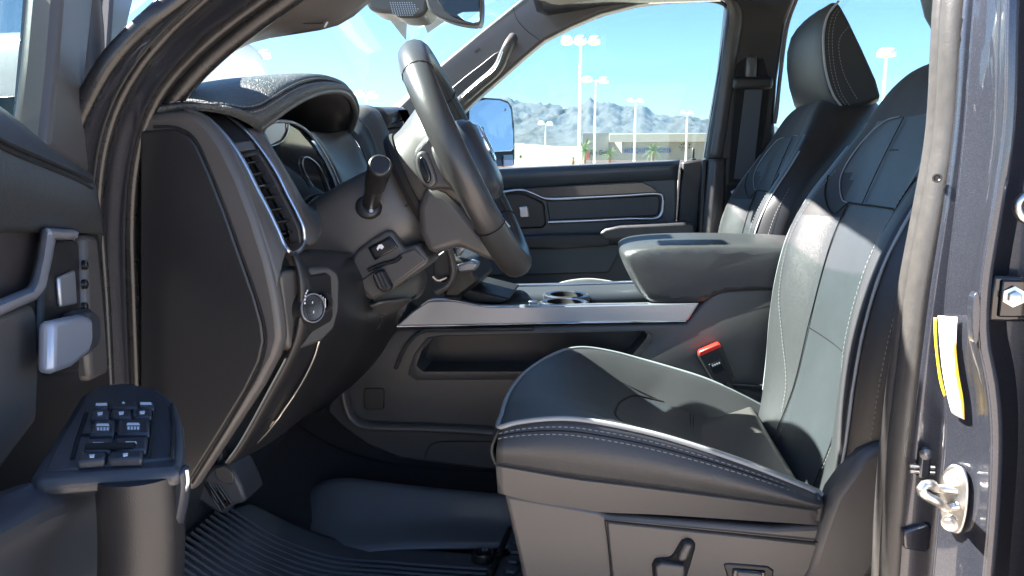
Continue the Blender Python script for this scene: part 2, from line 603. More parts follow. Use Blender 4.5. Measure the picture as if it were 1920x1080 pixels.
# ------------------------------------------------------------------ light poles of the car lot
def light_pole(u, vtop, dist, heads, spread_px, label, headpx=(17, 12), tilt=0.0):
    top = PR(u, vtop, dist)
    k = dist / FPX * 1.0
    root = empty('light_pole', (top.x, top.y, 0))
    tag(root, label, 'light pole', 'tall white light poles of the car lot')
    pr = 0.085 if dist < 70 else 0.11
    V, F = tube_data([Vector((top.x, top.y, 0.5)), Vector((top.x, top.y, top.z - 0.5 * headpx[1] * k))], [pr * 1.25, pr], 10)
    obj('pole', V, F, 'pole_white', root)
    lathe('pole_base', (top.x, top.y, 0), (0, 0, 1), [(0, .32), (.55, .32), (.6, .28)], 'stucco', root, seg=14)
    right = RT
    zt = top.z
    span = spread_px * k
    xs = [0] if heads == 1 else [(-1 + 2 * i / (heads - 1)) * span for i in range(heads)]
    V, F = tube_data([Vector((top.x, top.y, zt - .45 * headpx[1] * k)) + right * min(xs), Vector((top.x, top.y, zt - .45 * headpx[1] * k)) + right * max(xs)], 0.05, 8)
    obj('cross_arm', V, F, 'pole_white', root)
    hw, hh = headpx[0] * k, headpx[1] * k
    for i, x in enumerate(xs):
        fy = 0.0 if heads < 3 or i != 1 else -0.5
        c = Vector((top.x, top.y, zt - 0.25 * hh)) + right * x + Vector((0, fy, -0.12 * hh if i % 2 else 0))
        h = lathe('lamp_head', c, Vector((0, 0, 1)) + right * tilt, [(-.40 * hh, hw * .44), (-.36 * hh, hw * .49), (.05 * hh, hw * .49), (.24 * hh, hw * .44), (.38 * hh, hw * .30), (.42 * hh, hw * .08)],
                  'lamp_white', root, seg=16, smooth=60)
        lathe('lens', c + Vector((0, 0, -.42 * hh)), (0, 0, -1), [(0, hw * .40), (.05 * hh, hw * .3), (.07 * hh, .02)], 'glass_lens', h, seg=14)
m = mat('glass_lens', (0.55, 0.52, 0.42), 0.25)
light_pole(1089, 70, 46, 3, 25, 'tall white light pole with three square lamps, nearest beyond the passenger window', (21, 19))
light_pole(1117, 145, 66, 2, 15, 'white light pole with a pair of lamps just behind the tallest pole', (19, 13))
light_pole(1192, 186, 86, 2, 9, 'white light pole standing before the lettered wall, two flat lamps', (13, 7), 0.25)
light_pole(1289, 209, 104, 2, 7, 'small far light pole before the dark round wall sign', (11, 6), 0.25)
light_pole(1023, 228, 150, 2, 8, 'faint distant light pole against the foot of the mountains', (12, 9))
light_pole(470, 96, 52, 3, 24, 'light pole with three lamps seen through the windshield above the dashboard', (21, 18))
light_pole(686, 172, 78, 2, 12, 'light pole showing only its two lamps above the instrument hood', (19, 14))
light_pole(1663, 93, 50, 1, 0, 'light pole with one round lamp behind the front seats', (30, 17))
light_pole(1621, 126, 66, 1, 0, 'light pole mostly hidden behind the passenger headrest', (18, 12))

# ------------------------------------------------------------------ dealership building
BD = 112.0
def B(u, v, extra=0.0):
    """point on the facade plane, a plane square to the view about 112 m off"""
    d = ray(u, v)
    return CAM + d * ((BD + extra + CAM.y) / d.y)
bld = empty('dealership_building', B(1200, 318) * 1)
bld.location.z = 0
WORLD_OF[bld.name] = Vector(bld.location)
tag(bld, 'low pale stucco car dealership with blue letters on its shaded wall', 'building')
def wallbox(name, u0, u1, vtop, extra, depth, m, zb=0.0, bevel=0.03):
    a, b = B(u0, 300, extra), B(u1, 300, extra)
    zt = B((u0 + u1) / 2, vtop, extra).z
    return rbox(name, ((a.x + b.x) / 2, a.y + depth / 2, (zb + zt) / 2), (b.x - a.x, depth, zt - zb), m, bld, bevel=bevel, seg=1)
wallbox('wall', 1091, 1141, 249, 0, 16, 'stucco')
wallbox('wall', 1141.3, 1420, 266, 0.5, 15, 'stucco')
pz = B(1250, 266, 0).z
zt = B(1250, 251, 0).z
a, b = B(1141.5, 300, -1.6), B(1420, 300, -1.6)
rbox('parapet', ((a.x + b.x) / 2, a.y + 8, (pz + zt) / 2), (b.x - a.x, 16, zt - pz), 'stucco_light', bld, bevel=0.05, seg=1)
# patch of sunlight by the porch corner, put in as a white triangle
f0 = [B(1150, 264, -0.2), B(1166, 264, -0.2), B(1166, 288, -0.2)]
prism('sun_patch', f0, 0.6, 'white_paint', bld, bevel=0.01, seg=1)
lx = Vector((1, 0, 0))
lt = text('sign_letters', 'MESQUITE  FORD', 0.85, B(1170, 286.5, 0.36), lx, (0, 0, 1), 'letter_blue', bld, 0.06, width=(B(1258, 286, .36) - B(1170, 286, .36)).length, bold=0.02)
text('sign_letters', 'Ken Garff', 1.0, B(1106, 291, -0.12), lx, (0, 0, 1), 'letter_black', bld, 0.06, width=(B(1141, 286, -.12) - B(1106, 286, -.12)).length, bold=0.02)
lathe('sign_emblem', B(1100, 291.5, -0.1), (0, -1, 0), [(0, .50), (.08, .50), (.1, .44)], 'letter_red', bld, seg=20, squash=1.0)
for (u, v, w, h) in ((1278, 271, 3, 2), (1282, 270, 3, 2), (1287, 270, 2, 3), (1293, 271, 3, 3), (1275, 276, 3, 2), (1280, 277, 2, 2), (1284, 278, 3, 3), (1292, 277, 3, 3), (1278, 281, 2, 2), (1284, 282, 3, 2)):
    c = B(u, v, 0.42)
    kk = BD / FPX
    rbox('sign_mark', c, (w * kk * .8, 0.08, h * kk * .8), 'letter_black', bld, bevel=0.02, seg=1)

# ------------------------------------------------------------------ palms in front of it
def palm(u, vtop, dist, hpx, label, seed):
    r = random.Random(seed)
    k = dist / FPX
    top = PR(u, vtop + hpx * 0.45, dist)
    root = empty('palm_tree', (top.x, top.y, 0))
    tag(root, label, 'palm tree', 'young palms around the dealership')
    path = [Vector((top.x + 0.05 * sin(i), top.y, top.z * i / 6)) for i in range(7)]
    V, F = tube_data(path, [.22, .2, .18, .17, .17, .19, .16], 9)
    obj('trunk', V, F, 'bark', root)
    V, F = [], []
    R = hpx * k * 0.62
    for i in range(34):
        a = 2 * pi * i / 34 * 5 + r.uniform(-.2, .2)
        el = r.uniform(-0.55, 1.35)
        L = R * r.uniform(.8, 1.15)
        d = Vector((cos(a) * cos(el), sin(a) * cos(el), sin(el)))
        pts = [top + d * (L * t) + Vector((0, 0, -0.42 * L * t * t * (1.1 - .4 * sin(el)))) for t in (0, .25, .5, .75, 1)]
        for q in range(4):
            side = (pts[q + 1] - pts[q]).cross(Vector((0, 0, 1)))
            side = side.normalized() if side.length > 1e-4 else Vector((1, 0, 0))
            for sgn in (-1, 1):
                for w in range(3):
                    s = pts[q].lerp(pts[q + 1], w / 3)
                    e = s + (pts[q + 1] - pts[q]).normalized() * (L * .13) + side * (sgn * L * (.16 if q else .08) * (1 if q < 3 else .6)) + Vector((0, 0, -.05 * L))
                    n = (pts[q + 1] - pts[q]).normalized() * (L * .028)
                    b = len(V)
                    V += [s - n, s + n, e]
                    F.append((b, b + 1, b + 2))
    obj('crown', V, F, 'frond', root, smooth=0)
palm(1097, 262, 88, 44, 'larger palm beside the emblem at the corner of the dealership', 1)
palm(1144, 278, 84, 30, 'short palm below the dark script sign on the wall', 2)
palm(1225, 268, 90, 34, 'palm standing in front of the blue letters', 3)
palm(1075, 293, 80, 17, 'low palm left of the dealership corner', 4)
palm(976, 290, 95, 18, 'lone small palm close to the passenger door mirror', 5)

# ------------------------------------------------------------------ a white car showing only its roof above the door sill, and a white motorhome
def body_loft(name, secs, m, parent, **k):
    V, F = [], []
    nc = len(secs[0])
    for s in secs:
        V += s
    F = grid_faces(len(secs), nc, True)
    F.append(tuple(range(nc - 1, -1, -1)))
    F.append(tuple(range((len(secs) - 1) * nc, len(secs) * nc)))
    return obj(name, V, F, m, parent, **k)
def rr_section(x, yc, zc, hw, hh, pw=4.0, n=28):
    out = []
    for i in range(n):
        a = 2 * pi * i / n
        cx, sx = cos(a), sin(a)
        out.append(Vector((x, yc + hw * math.copysign(abs(cx) ** (2 / pw), cx), zc + hh * math.copysign(abs(sx) ** (2 / pw), sx))))
    return out
def sedan(cx, cy, label):
    root = empty('parked_car', (cx, cy, 0))
    tag(root, label, 'car')
    secs = [rr_section(cx + x, cy, z, w, h) for x, z, w, h in ((-2.3, .62, .70, .18), (-2.2, .62, .84, .30), (-1.2, .68, .9, .38), (0, .70, .92, .40), (1.4, .70, .91, .40), (2.2, .70, .86, .34), (2.32, .70, .72, .22))]
    body_loft('body', secs, 'white_paint', root, smooth=50)
    secs = [rr_section(cx + x, cy, z, w, h, 3.2) for x, z, w, h in ((-1.1, 1.05, .70, .06), (-.55, 1.28, .68, .24), (-.1, 1.32, .67, .30), (.7, 1.32, .66, .30), (1.3, 1.25, .66, .24), (1.9, 1.06, .68, .08))]
    body_loft('cabin', secs, 'white_paint', root, smooth=50)
    for sy in (-1, 1):
        g = [Vector((cx + x, cy + sy * .70, z)) for x, z in ((-.85, 1.1), (-.35, 1.48), (1.0, 1.5), (1.55, 1.12))]
        prism('side_glass', g, -sy * .12, 'dark_glass', root, bevel=.02)
        for x in (-1.4, 1.4):
            w = lathe('wheel', (cx + x, cy + sy * .84, .34), (0, sy, 0), [(-.11, .30), (-.1, .34), (.09, .34), (.11, .30)], 'tyre', root, seg=22)
            lathe('rim', (cx + x, cy + sy * .945, .34), (0, sy, 0), [(0, .22), (.02, .2), (.012, .05)], 'silver', w, seg=18)
        rbox('headlight', (cx - 2.24, cy + sy * .6, .72), (.12, .35, .12), 'glass_lens', root, bevel=.03)
        rbox('tail_light', (cx + 2.26, cy + sy * .62, .82), (.1, .34, .14), 'red_plastic', root, bevel=.03)
    c = P(1110, 303, 10.6)
    rbox('brake_light', (cx + 1.42, cy, 1.5), (.06, .3, .05), 'red_plastic', root, bevel=.01)
    return root
q = PR(1080, 305, 12.0)
sedan(q.x - 1.3, q.y, 'white parked car whose roof just clears the passenger door sill')

def motorhome():
    c = PR(392, 318, 12.5)
    root = empty('motorhome', (c.x, c.y, 0))
    tag(root, 'bright white motorhome with rounded nose parked ahead of the dashboard', 'motorhome')
    d = ray(392, 318)
    # length runs away to the side, its rounded nose towards +x
    e = PR(433, 130, 12.5)
    x1 = e.x
    secs = []
    for x, z, hw, hh in ((-6.2, 1.95, 1.0, 1.35), (-6.0, 1.95, 1.15, 1.5), (-1.0, 1.97, 1.18, 1.55), (-.42, 2.02, 1.16, 1.48), (-.16, 2.10, 1.08, 1.36), (-.03, 2.25, .92, 1.10), (.0, 2.35, .70, .75)):
        secs.append(rr_section(x1 + x, c.y + .6, z, hw, hh, 5.0))
    b = body_loft('body', secs, 'white_paint', root, smooth=50)
    for sy in (-1, 1):
        for x in (-5.0, -1.4):
            w = lathe('wheel', (x1 + x, c.y + .6 + sy * .95, .4), (0, sy, 0), [(-.13, .35), (-.11, .40), (.11, .40), (.13, .35)], 'tyre', root, seg=22)
            lathe('rim', (x1 + x, c.y + .6 + sy * 1.085, .4), (0, sy, 0), [(0, .25), (.02, .22), (.01, .06)], 'silver', w, seg=18)
    for x in (-4.6, -2.9):
        rbox('window', (x1 + x, c.y + .6 - 1.16, 2.2), (1.1, .1, .6), 'dark_glass', root, bevel=.06)
    rbox('windshield', (x1 - .02, c.y + .6, 1.75), (.12, 1.5, .6), 'dark_glass', root, bevel=.05)
motorhome()
# ------------------------------------------------------------------ the pickup truck (one thing; everything below is its parts)
CL = 0.40                                     # truck's centre line
truck = empty('pickup_truck', (0.3, CL, 0.0))
tag(truck, 'dark blue pickup truck with driver door open showing black leather cabin', 'truck')

def to_roof(c, y, dz=0.0):
    return c + [Vector((-.10, y - .005, 1.905 + dz)), Vector((.10, y, 1.94 + dz)), Vector((.45, y, 1.955 + dz)), Vector((.60, y, 1.955 + dz))]
# ---- A pillar and door opening on the driver side: strips running up the hinge pillar and along the sloping pillar
L1 = [(300, 214, -.30), (318, 192, -.29), (350, 157, -.28), (395, 117, -.27), (430, 96, -.27), (480, 73, -.27), (540, 62, -.27), (600, 53, -.27), (628, 46, -.265), (652, 34, -.26), (672, 18, -.255), (700, -8, -.25), (760, -60, -.24)]
L2 = [(300, 244, -.36), (303, 212, -.36), (325, 176, -.355), (362, 133, -.35), (400, 96, -.345), (440, 66, -.34), (480, 38, -.335), (520, 10, -.33), (560, -16, -.33), (600, -40, -.33), (640, -64, -.33), (680, -88, -.32), (740, -130, -.31)]
trimA = ruled('pillar_trim', [to_roof(pl(0, L1), -.24, -.01), to_roof([a.lerp(b, .5) + Vector((.012, -.004, .004)) for a, b in zip(pl(0, L1), pl(0, L2))], -.27, -.005), to_roof(pl(0, L2), -.30)], 'plastic', truck, n=60, thick=.006, mid=4)
# the grab handle moulded on that pillar
gh = [(520, 24, -.285), (545, 34, -.275), (575, 38, -.262), (610, 32, -.252), (640, 14, -.248), (668, -12, -.248), (700, -40, -.25)]
hb = tube('grab_handle', pl(0, gh), .0105, 'plastic', truck, n=50, seg=12, squash=(1.25, .9))
tube('handle_seam', pl(-.292, [(560, -8), (530, 12), (523, 25), (535, 37), (560, 43), (590, 44), (606, 43)]), .0007, 'void', hb, n=40, seg=5)
rbox('clip', P(611, 46, -.292), (.002, .004, .008), 'silver', hb, bevel=.0004, rot=Matrix.Rotation(.6, 3, 'Y'))

# hinge pillar: interior seal, painted flange, outer seal, fender
SealIn = [(292, 1000, -.385), (290, 900, -.385), (284, 720, -.385), (278, 560, -.385), (272, 420, -.385), (276, 330, -.385), (291, 250, -.382), (318, 192, -.378), (360, 140, -.372), (410, 92, -.365), (460, 52, -.36), (520, 8, -.355), (590, -40, -.35), (700, -112, -.34), (820, -190, -.33)]
s1 = to_roof(pl(0, SealIn), -.315)
def shift(px, du, dv, dy):
    return [(p[0] + du, p[1] + dv, p[2] + dy) for p in px]
tube('weatherstrip', s1, .0105, 'rubber', truck, n=110, seg=12, squash=(1.0, 1.3))
s1b = pl(0, [(262, 1000, -.405), (258, 900, -.405), (252, 720, -.405), (246, 560, -.405), (243, 420, -.405), (250, 320, -.405), (268, 240, -.402), (298, 176, -.398), (340, 124, -.392), (390, 76, -.387), (440, 36, -.38), (500, -8, -.375), (570, -56, -.37), (680, -130, -.36), (800, -200, -.35)])
s1b = to_roof(s1b, -.33, .01)
tube('weatherstrip', s1b, .0065, 'rubber', truck, n=110, seg=12, squash=(1.0, 1.2))
s1c = [a.lerp(b, .5) + Vector((-.004, .006, 0)) for a, b in zip(s1, s1b)]
tube('seal_lip', s1c, .006, 'rubber_matte', truck, n=110, seg=8)
E1 = [(236, 1000, -.42), (233, 900, -.42), (228, 720, -.42), (222, 560, -.42), (222, 420, -.42), (232, 310, -.42), (252, 226, -.417), (284, 160, -.413), (325, 106, -.408), (372, 60, -.40), (420, 22, -.395), (480, -22, -.39), (550, -70, -.385), (660, -144, -.375), (780, -210, -.36)]
E2 = [(205, 1000, -.47), (200, 900, -.47), (190, 720, -.47), (186, 560, -.47), (187, 440, -.47), (192, 340, -.47), (206, 262, -.468), (232, 190, -.464), (272, 124, -.458), (318, 70, -.45), (364, 26, -.445), (420, -22, -.44), (490, -75, -.435), (600, -150, -.425), (720, -220, -.41)]
e1, e2 = to_roof(pl(0, E1), -.345, .02), to_roof(pl(0, E2), -.37, .03)
mid = [a.lerp(b, .45) + Vector((-.010, .004, 0)) for a, b in zip(e1, e2)]
ruled('door_frame', [s1c, e1, mid, e2], 'paint', truck, n=100, thick=.003, mid=4)
tube('body_seal', pl(0, shift(E2, -9, -6, -.012)), .0055, 'rubber', truck, n=100, seg=10, squash=(1.0, 1.4))
E3 = [(172, 1000, -.515), (165, 720, -.515), (163, 560, -.515), (164, 440, -.515), (166, 350, -.515), (176, 268, -.513), (196, 200, -.51), (226, 140, -.505), (268, 84, -.50), (312, 36, -.495), (362, -8, -.49), (430, -62, -.485), (540, -140, -.475), (660, -215, -.46)]
ruled('pillar_skin', [to_roof(pl(0, shift(E2, -14, -9, -.02)), -.375, .03), to_roof(pl(0, E3), -.37, .045), to_roof(pl(0, shift(E3, -34, -22, -.03)), -.34, .06)], 'paint', truck, n=100, thick=.003, mid=4)
tube('body_seal', pl(0, [(100, 330, -.56), (150, 210, -.555), (200, 120, -.55), (240, 74, -.545), (290, 28, -.54), (340, -10, -.53), (420, -80, -.52)]), .006, 'rubber', truck, n=60, seg=10, squash=(1.6, 1))
# cowl / fender and hood far forward, painted
fe = [[P(-60 + 60 * i, 190 - 62 * i + (3 if i % 2 else 0), -.57 - .02 * j) + Vector((-.02 * j, 0, -.10 * j)) for i in range(8)] for j in range(2)]
sheet('fender', [[Vector((x, y, z)) for x in (-2.3, -1.7, -1.2, -.85)] for y, z in ((-.60, .95), (-.60, 1.2), (-.58, 1.30), (-.50, 1.36), (-.36, 1.39))], 'paint', truck, thick=.01, sub=2)
sheet('hood', [[Vector((x, y, 1.40 + .04 * (1 - ((y - CL) / .8) ** 2) - .05 * max(0, (-1.3 - x)))) for x in (-2.3, -1.9, -1.5, -1.2, -.95)] for y in (-.34, -.15, .1, .4, .7, .95, 1.14)], 'paint', truck, thick=.01, sub=1)
sheet('fender', [[Vector((x, y, z)) for x in (-2.3, -1.7, -1.2, -.85)] for y, z in ((1.40, .95), (1.40, 1.2), (1.38, 1.30), (1.30, 1.36), (1.16, 1.39))], 'paint', truck, thick=.01, sub=2)
prism('grille', [Vector((-2.31, y, z)) for y, z in ((-.6, .75), (1.4, .75), (1.3, 1.3), (-.5, 1.3))], Vector((.06, 0, 0)), 'gloss_black', truck, bevel=.02)

# ---- wheels, bed and underbody, mostly out of sight
for wx in (-1.45, 2.35):
    for wy in (-.50, 1.30):
        w = lathe('wheel', (wx, wy, .42), (0, -1 if wy < 0 else 1, 0), [(-.14, .36), (-.13, .42), (.12, .42), (.14, .36)], 'tyre', truck, seg=28)
        lathe('rim', (wx, wy + (-.142 if wy < 0 else .142), .42), (0, -1 if wy < 0 else 1, 0), [(0, .25), (.02, .23), (.0, .06)], 'silver', w, seg=20)
rbox('chassis', (.4, CL, .52), (5.2, .9, .14), 'void', truck, bevel=.01)
rbox('floor_pan', (.25, CL, .655), (1.9, 1.7, .05), 'void', truck, bevel=.01)
rbox('bed', (2.35, CL, 1.06), (1.7, 1.98, .68), 'paint', truck, bevel=.04)

# ---- roof, headliner, rear wall
ROOFZ = 2.02
rows = []
for i in range(9):
    x = -.22 + 1.6 * i / 8
    rows.append([Vector((x, CL + yy, ROOFZ - .10 * abs(yy / .70) ** 3 - .045 * max(0, (.05 - x) / .27) ** 2)) for yy in (-.70, -.6, -.45, -.2, 0, .2, .45, .6, .70)])
sheet('roof', rows, 'paint', truck, thick=.012, sub=1)
sheet('headliner', [[p + Vector((0, 0, -.045)) for p in r[2:-2]] for r in rows[1:]], 'headliner', truck, thick=.01, sub=1)
sheet('roof_rail', [[Vector((x, CL - .70 + dy, ROOFZ - .10 + dz)) for x in (-.22, .2, .6, 1.0, 1.38)] for dy, dz in ((-.02, -.06), (0, .0), (.06, .03))], 'paint', truck, thick=.02, sub=1)
# rear wall with its window
for (y0, y1, z0, z1) in ((-.34, 1.14, .66, 1.45), (-.34, -.1, 1.45, 1.96), (.9, 1.14, 1.45, 1.96)):
    rbox('cab_wall', (1.40, (y0 + y1) / 2, (z0 + z1) / 2), (.05, y1 - y0, z1 - z0), 'plastic_dark', truck, bevel=.01)
rbox('rear_glass', (1.40, CL, 1.70), (.006, 1.0, .5), 'glass_side', truck, bevel=0)
# rear bench, hidden from here but there
b = prism('rear_bench', [Vector((x, -.25, z)) for x, z in ((.82, .75), (.80, 1.06), (1.16, 1.02), (1.24, 1.55), (1.36, 1.55), (1.36, .75))], 1.3, 'leather', truck, bevel=.03, seg=3)
# driver-side rear door, shut
rd = prism('rear_door', [Vector((x, -.60, z)) for x, z in ((.40, .72), (.405, 1.44), (1.34, 1.46), (1.30, .9), (1.16, .72))], .05, 'paint', truck, bevel=.012)
prism('inner_panel', [Vector((x, -.545, z)) for x, z in ((.44, .76), (.44, 1.42), (1.30, 1.44), (1.28, .9), (1.14, .76))], .07, 'plastic_dark', rd, bevel=.012)
prism('side_glass', [Vector((x, -.56 + .26 * (z - 1.44) / .5, z)) for x, z in ((.47, 1.44), (.53, 1.90), (1.1, 1.9), (1.3, 1.46))], .005, 'glass_side', rd, bevel=0)

tube('window_frame', [Vector((.44, -.575, 1.44)), Vector((.50, -.44, 1.75)), Vector((.535, -.375, 1.90)), Vector((.62, -.36, 1.935)), Vector((1.05, -.36, 1.935)), Vector((1.2, -.39, 1.87)), Vector((1.34, -.56, 1.46))], .018, 'paint', rd, n=50, seg=10)
rbox('door_handle', (.62, -.612, 1.33), (.20, .022, .035), 'paint', rd, bevel=.008)
# ---- windshield
wsB = [Vector((-.90, CL - .70, 1.42)), Vector((-1.00, CL - .35, 1.43)), Vector((-1.03, CL, 1.43)), Vector((-1.00, CL + .35, 1.43)), Vector((-.90, CL + .70, 1.42))]
wsT = [Vector((-.225, CL - .615, 1.92)), Vector((-.285, CL - .3, 1.945)), Vector((-.305, CL, 1.95)), Vector((-.285, CL + .3, 1.945)), Vector((-.225, CL + .615, 1.92))]
cB, cT = curve(wsB, 17), curve(wsT, 17)
ws = sheet('windshield', [[a.lerp(b, t) + Vector((-.02 * 4 * t * (1 - t), 0, .012 * 4 * t * (1 - t))) for a, b in zip(cB, cT)] for t in [i / 8 for i in range(9)]], 'glass_front', truck, thick=0)
# reflections by the mirror mount, put onto the glass as two pale wedges
mat('glass_glare', (0.72, 0.80, 0.86), 0.6, bump=('noise', 500, .6, .001))
def onglass(u, v):
    d = ray(u, v)
    n = Vector((-.52, 0, .80)).normalized()
    # plane of the glass on the centre line
    p0 = Vector((-.66, CL, 1.70))
    n = Vector((-(1.95 - 1.43), 0, (1.03 - .305))).normalized()
    return CAM + d * ((p0 - CAM).dot(n) / d.dot(n)) + Vector((.035, 0, -.012))
prism('glare_patch', [onglass(u, v) for u, v in ((701, 26), (735, 30), (735, 66))], Vector((.001, 0, -.001)), 'glass_glare', ws, bevel=0)
prism('glare_patch', [onglass(u, v) for u, v in ((768, 34), (806, 20), (812, 28), (776, 53))], Vector((.001, 0, -.001)), 'glass_glare', ws, bevel=0)

# ---- sensor housing and rear-view mirror
hs = prism('sensor_housing', pl(.36, [(676, -30), (690, 14), (704, 22), (738, 26), (744, 31), (766, 33), (786, 31), (798, 22), (802, 10), (800, -30)]), .10, 'plastic', truck, bevel=.012, seg=3, smooth_outline=3)
V, F = [], []
for j in range(7):
    for i in range(13):
        u = 732 + i * 4.4 + j * 1.0
        v = 5 + j * 3.9
        if u > 740 + 46 * (1 - abs(j - 3) / 12):
            continue
        c = P(u, v, .3585)
        o0 = len(V)
        r = .0014
        for k in range(6):
            V.append(c + Vector((r * cos(k * pi / 3), 0, r * sin(k * pi / 3))))
        F.append(tuple(range(o0, o0 + 6)))
g = obj('grille_holes', V, F, 'silver_dark', hs, smooth=0)
g['kind'] = 'stuff'
mr = prism('rear_view_mirror', pl(.29, [(800, -24), (801, 12), (812, 26), (838, 38), (872, 46), (898, 46), (902, 36), (903, -10), (900, -24)]), .05, 'plastic', truck, bevel=.010, seg=3, smooth_outline=3, taper=.96)
prism('mirror_face', pl(.2885, [(818, -20), (820, 2), (832, 20), (846, 30), (870, 40), (896, 43), (899, 30), (900, -10), (898, -20)]), .004, 'gloss_black', mr, bevel=.002)
prism('mirror_glass', pl(.2875, [(857, 27), (868, 22), (900, 21), (899, 40), (888, 44), (872, 40)]), .004, 'mirror_glass', mr, bevel=.001)

# ---- passenger side: A pillar trim, roof rail, B pillar
YP = CL + .70
pa = prism('pillar_trim', pl(YP - .02, [(700, 232), (745, 199), (826, 119), (895, 62), (962, 8), (990, -14), (1080, -40), (1380, -46), (1420, -20), (1364, -6), (1300, -2), (1240, 2), (1196, 8), (1126, 26), (1070, 50), (1020, 76), (985, 105), (930, 154), (890, 189), (850, 228), (800, 270), (720, 300)]), .06, 'plastic', truck, bevel=.010, seg=3)
tube('trim_seam', pl(YP - .0215, [(962, 14), (968, 34), (985, 55), (1012, 76)]), .0009, 'void', pa, n=20, seg=5)
prism('handle_recess', pl(YP - .0225, [(838, 176), (858, 155), (900, 122), (936, 96), (941, 101), (930, 120), (914, 138), (890, 156), (866, 178), (850, 190)]), .004, 'plastic_dark', pa, bevel=.003, smooth_outline=3)
ph = tube('grab_handle', pl(YP - .055, [(962, 72, YP - .025), (954, 84), (945, 103), (936, 124), (922, 140), (903, 156), (880, 176), (862, 192, YP - .025), (846, 206, YP - .02)]), .0175, 'plastic', truck, n=50, seg=12, squash=(1, .8))
tube('handle_highlight', pl(YP - .071, [(943, 97), (936, 116), (926, 132), (905, 149), (882, 168), (866, 182)]), .0026, 'silver', ph, n=40, seg=8, squash=(1, .6))  # silver strip put in for the grip's thin highlight
text('airbag_mark', 'SRS', .012, P(893, 101, YP - .023), P(902, 93, YP - .022) - P(893, 101, YP - .022), (0, 0, 1), 'void', pa, .0003)
# sun visor and roof trim at the upper edge
prism('sun_visor', pl(.87, [(985, -40), (1000, 0), (1022, 3), (1034, 8), (1050, 10), (1090, 5), (1118, 1), (1124, -40)]), -.25, 'headliner', truck, bevel=.006)

yb = YP + .0
bp_ = prism('door_pillar', pl(yb, [(1364, 20), (1352, 130), (1334, 230), (1324, 296), (1318, 380), (1312, 470), (1312, 640), (1500, 640), (1470, 420), (1456, 300), (1453, 225), (1458, 150), (1474, 45), (1494, -5), (1500, -40), (1370, -40)]), .10, 'plastic_dark', truck, bevel=.012, seg=3)
ruled('pillar_edge', [pl(yb - .004, [(1350, -10), (1368, 22), (1360, 90), (1346, 190), (1330, 296)]), pl(yb - .010, [(1362, -10), (1378, 22), (1371, 90), (1358, 190), (1342, 296)]), pl(yb - .003, [(1376, -12), (1391, 22), (1384, 90), (1370, 190), (1354, 296)])], 'plastic', bp_, n=30, thick=.004, mid=4)
ruled('pillar_edge', [pl(yb - .004, [(1330, 298), (1322, 380), (1316, 460)]), pl(yb - .016, [(1342, 298), (1336, 380), (1330, 460)]), pl(yb - .002, [(1360, 298), (1358, 380), (1352, 460)])], 'plastic', bp_, n=20, thick=.004, mid=4)
tube('seam', pl(yb - .006, [(1328, 296), (1360, 297), (1388, 297), (1440, 300)]), .0015, 'void', bp_, n=12, seg=5)
tube('pillar_edge', pl(yb - .003, [(1496, -8), (1477, 44), (1462, 150), (1455, 218), (1452, 232)]), .006, 'plastic', bp_, n=24)
bl = prism('seat_belt', pl(yb - .035, [(1397, 166), (1430, 168), (1411, 338), (1376, 335)]), .002, 'webbing', truck, bevel=.0006)
rbox('belt_guide', P(1411, 156, yb - .03), (.11, .03, .035), 'plastic_dark', bl, bevel=.010)
rbox('belt_anchor', P(1408, 128, yb - .02), (.03, .03, .07), 'plastic', bl, bevel=.010)
prism('guide_slot', pl(yb - .012, [(1382, 120), (1398, 108), (1432, 110), (1444, 158), (1434, 250), (1420, 345), (1366, 342), (1372, 250)]), .004, 'void', bp_, bevel=.002)
prism('belt_slot', pl(yb - .014, [(1362, 346), (1420, 346), (1404, 400), (1358, 400)]), .006, 'void', bp_, bevel=.003)
rbox('latch_plate', P(1386, 358, yb - .05), (.045, .012, .02), 'silver', bl, bevel=.003, rot=Matrix.Rotation(-.5, 3, 'Y'))
prism('sill_trim', pl(yb - .004, [(1318, 300), (1326, 300), (1314, 500), (1306, 500)]), .04, 'plastic_dark', bp_, bevel=.003)

# window panes of the passenger side
sg = prism('side_glass', [P(u, v, YP + .085) for u, v in ((740, 300), (830, 215), (930, 140), (1020, 66), (1125, 18), (1200, 0), (1300, -6), (1350, -4), (1368, 18), (1350, 140), (1326, 300))], .004, 'glass_side', truck, bevel=0)
prism('side_glass', [P(u, v, YP + .085) for u, v in ((1440, 310), (1455, 150), (1476, 36), (1496, -12), (1560, -40), (1900, -40), (1960, 300))], .004, 'glass_side', truck, bevel=0)
tube('window_seal', pl(YP + .03, [(1000, 92), (1020, 78), (1070, 52), (1126, 29), (1196, 10), (1240, 4), (1300, 0), (1345, 3), (1362, 12), (1365, 24), (1360, 62), (1347, 150), (1334, 230), (1323, 296)]), .006, 'rubber', truck, n=70)

# ---- passenger door inner trim
yd = CL + .745
zl = .80
low = P(1000, 560, yd)
dpan = pl(yd, [(700, 330), (845, 324), (945, 318), (1100, 311), (1272, 303), (1270, 380), (1264, 470), (1258, 560), (1250, 680), (700, 680)])
pd = prism('door', dpan, .10, 'door_trim', truck, bevel=.010, seg=3)
prism('door_edge', pl(yd + .012, [(1278, 303), (1318, 298), (1314, 380), (1304, 500), (1298, 680), (1256, 680), (1266, 470)]), .08, 'plastic_dark', pd, bevel=.008)
ruled('upper_pad', [pl(yd + .01, [(700, 327), (945, 315), (1100, 308), (1275, 300)]), pl(yd - .018, [(700, 336), (945, 323), (1100, 316), (1274, 308)]), pl(yd - .020, [(700, 350), (945, 336), (1100, 329), (1272, 320)]), pl(yd + .004, [(700, 372), (945, 357), (1100, 347), (1270, 338)])], 'door_trim', pd, n=30, thick=.004, mid=4)
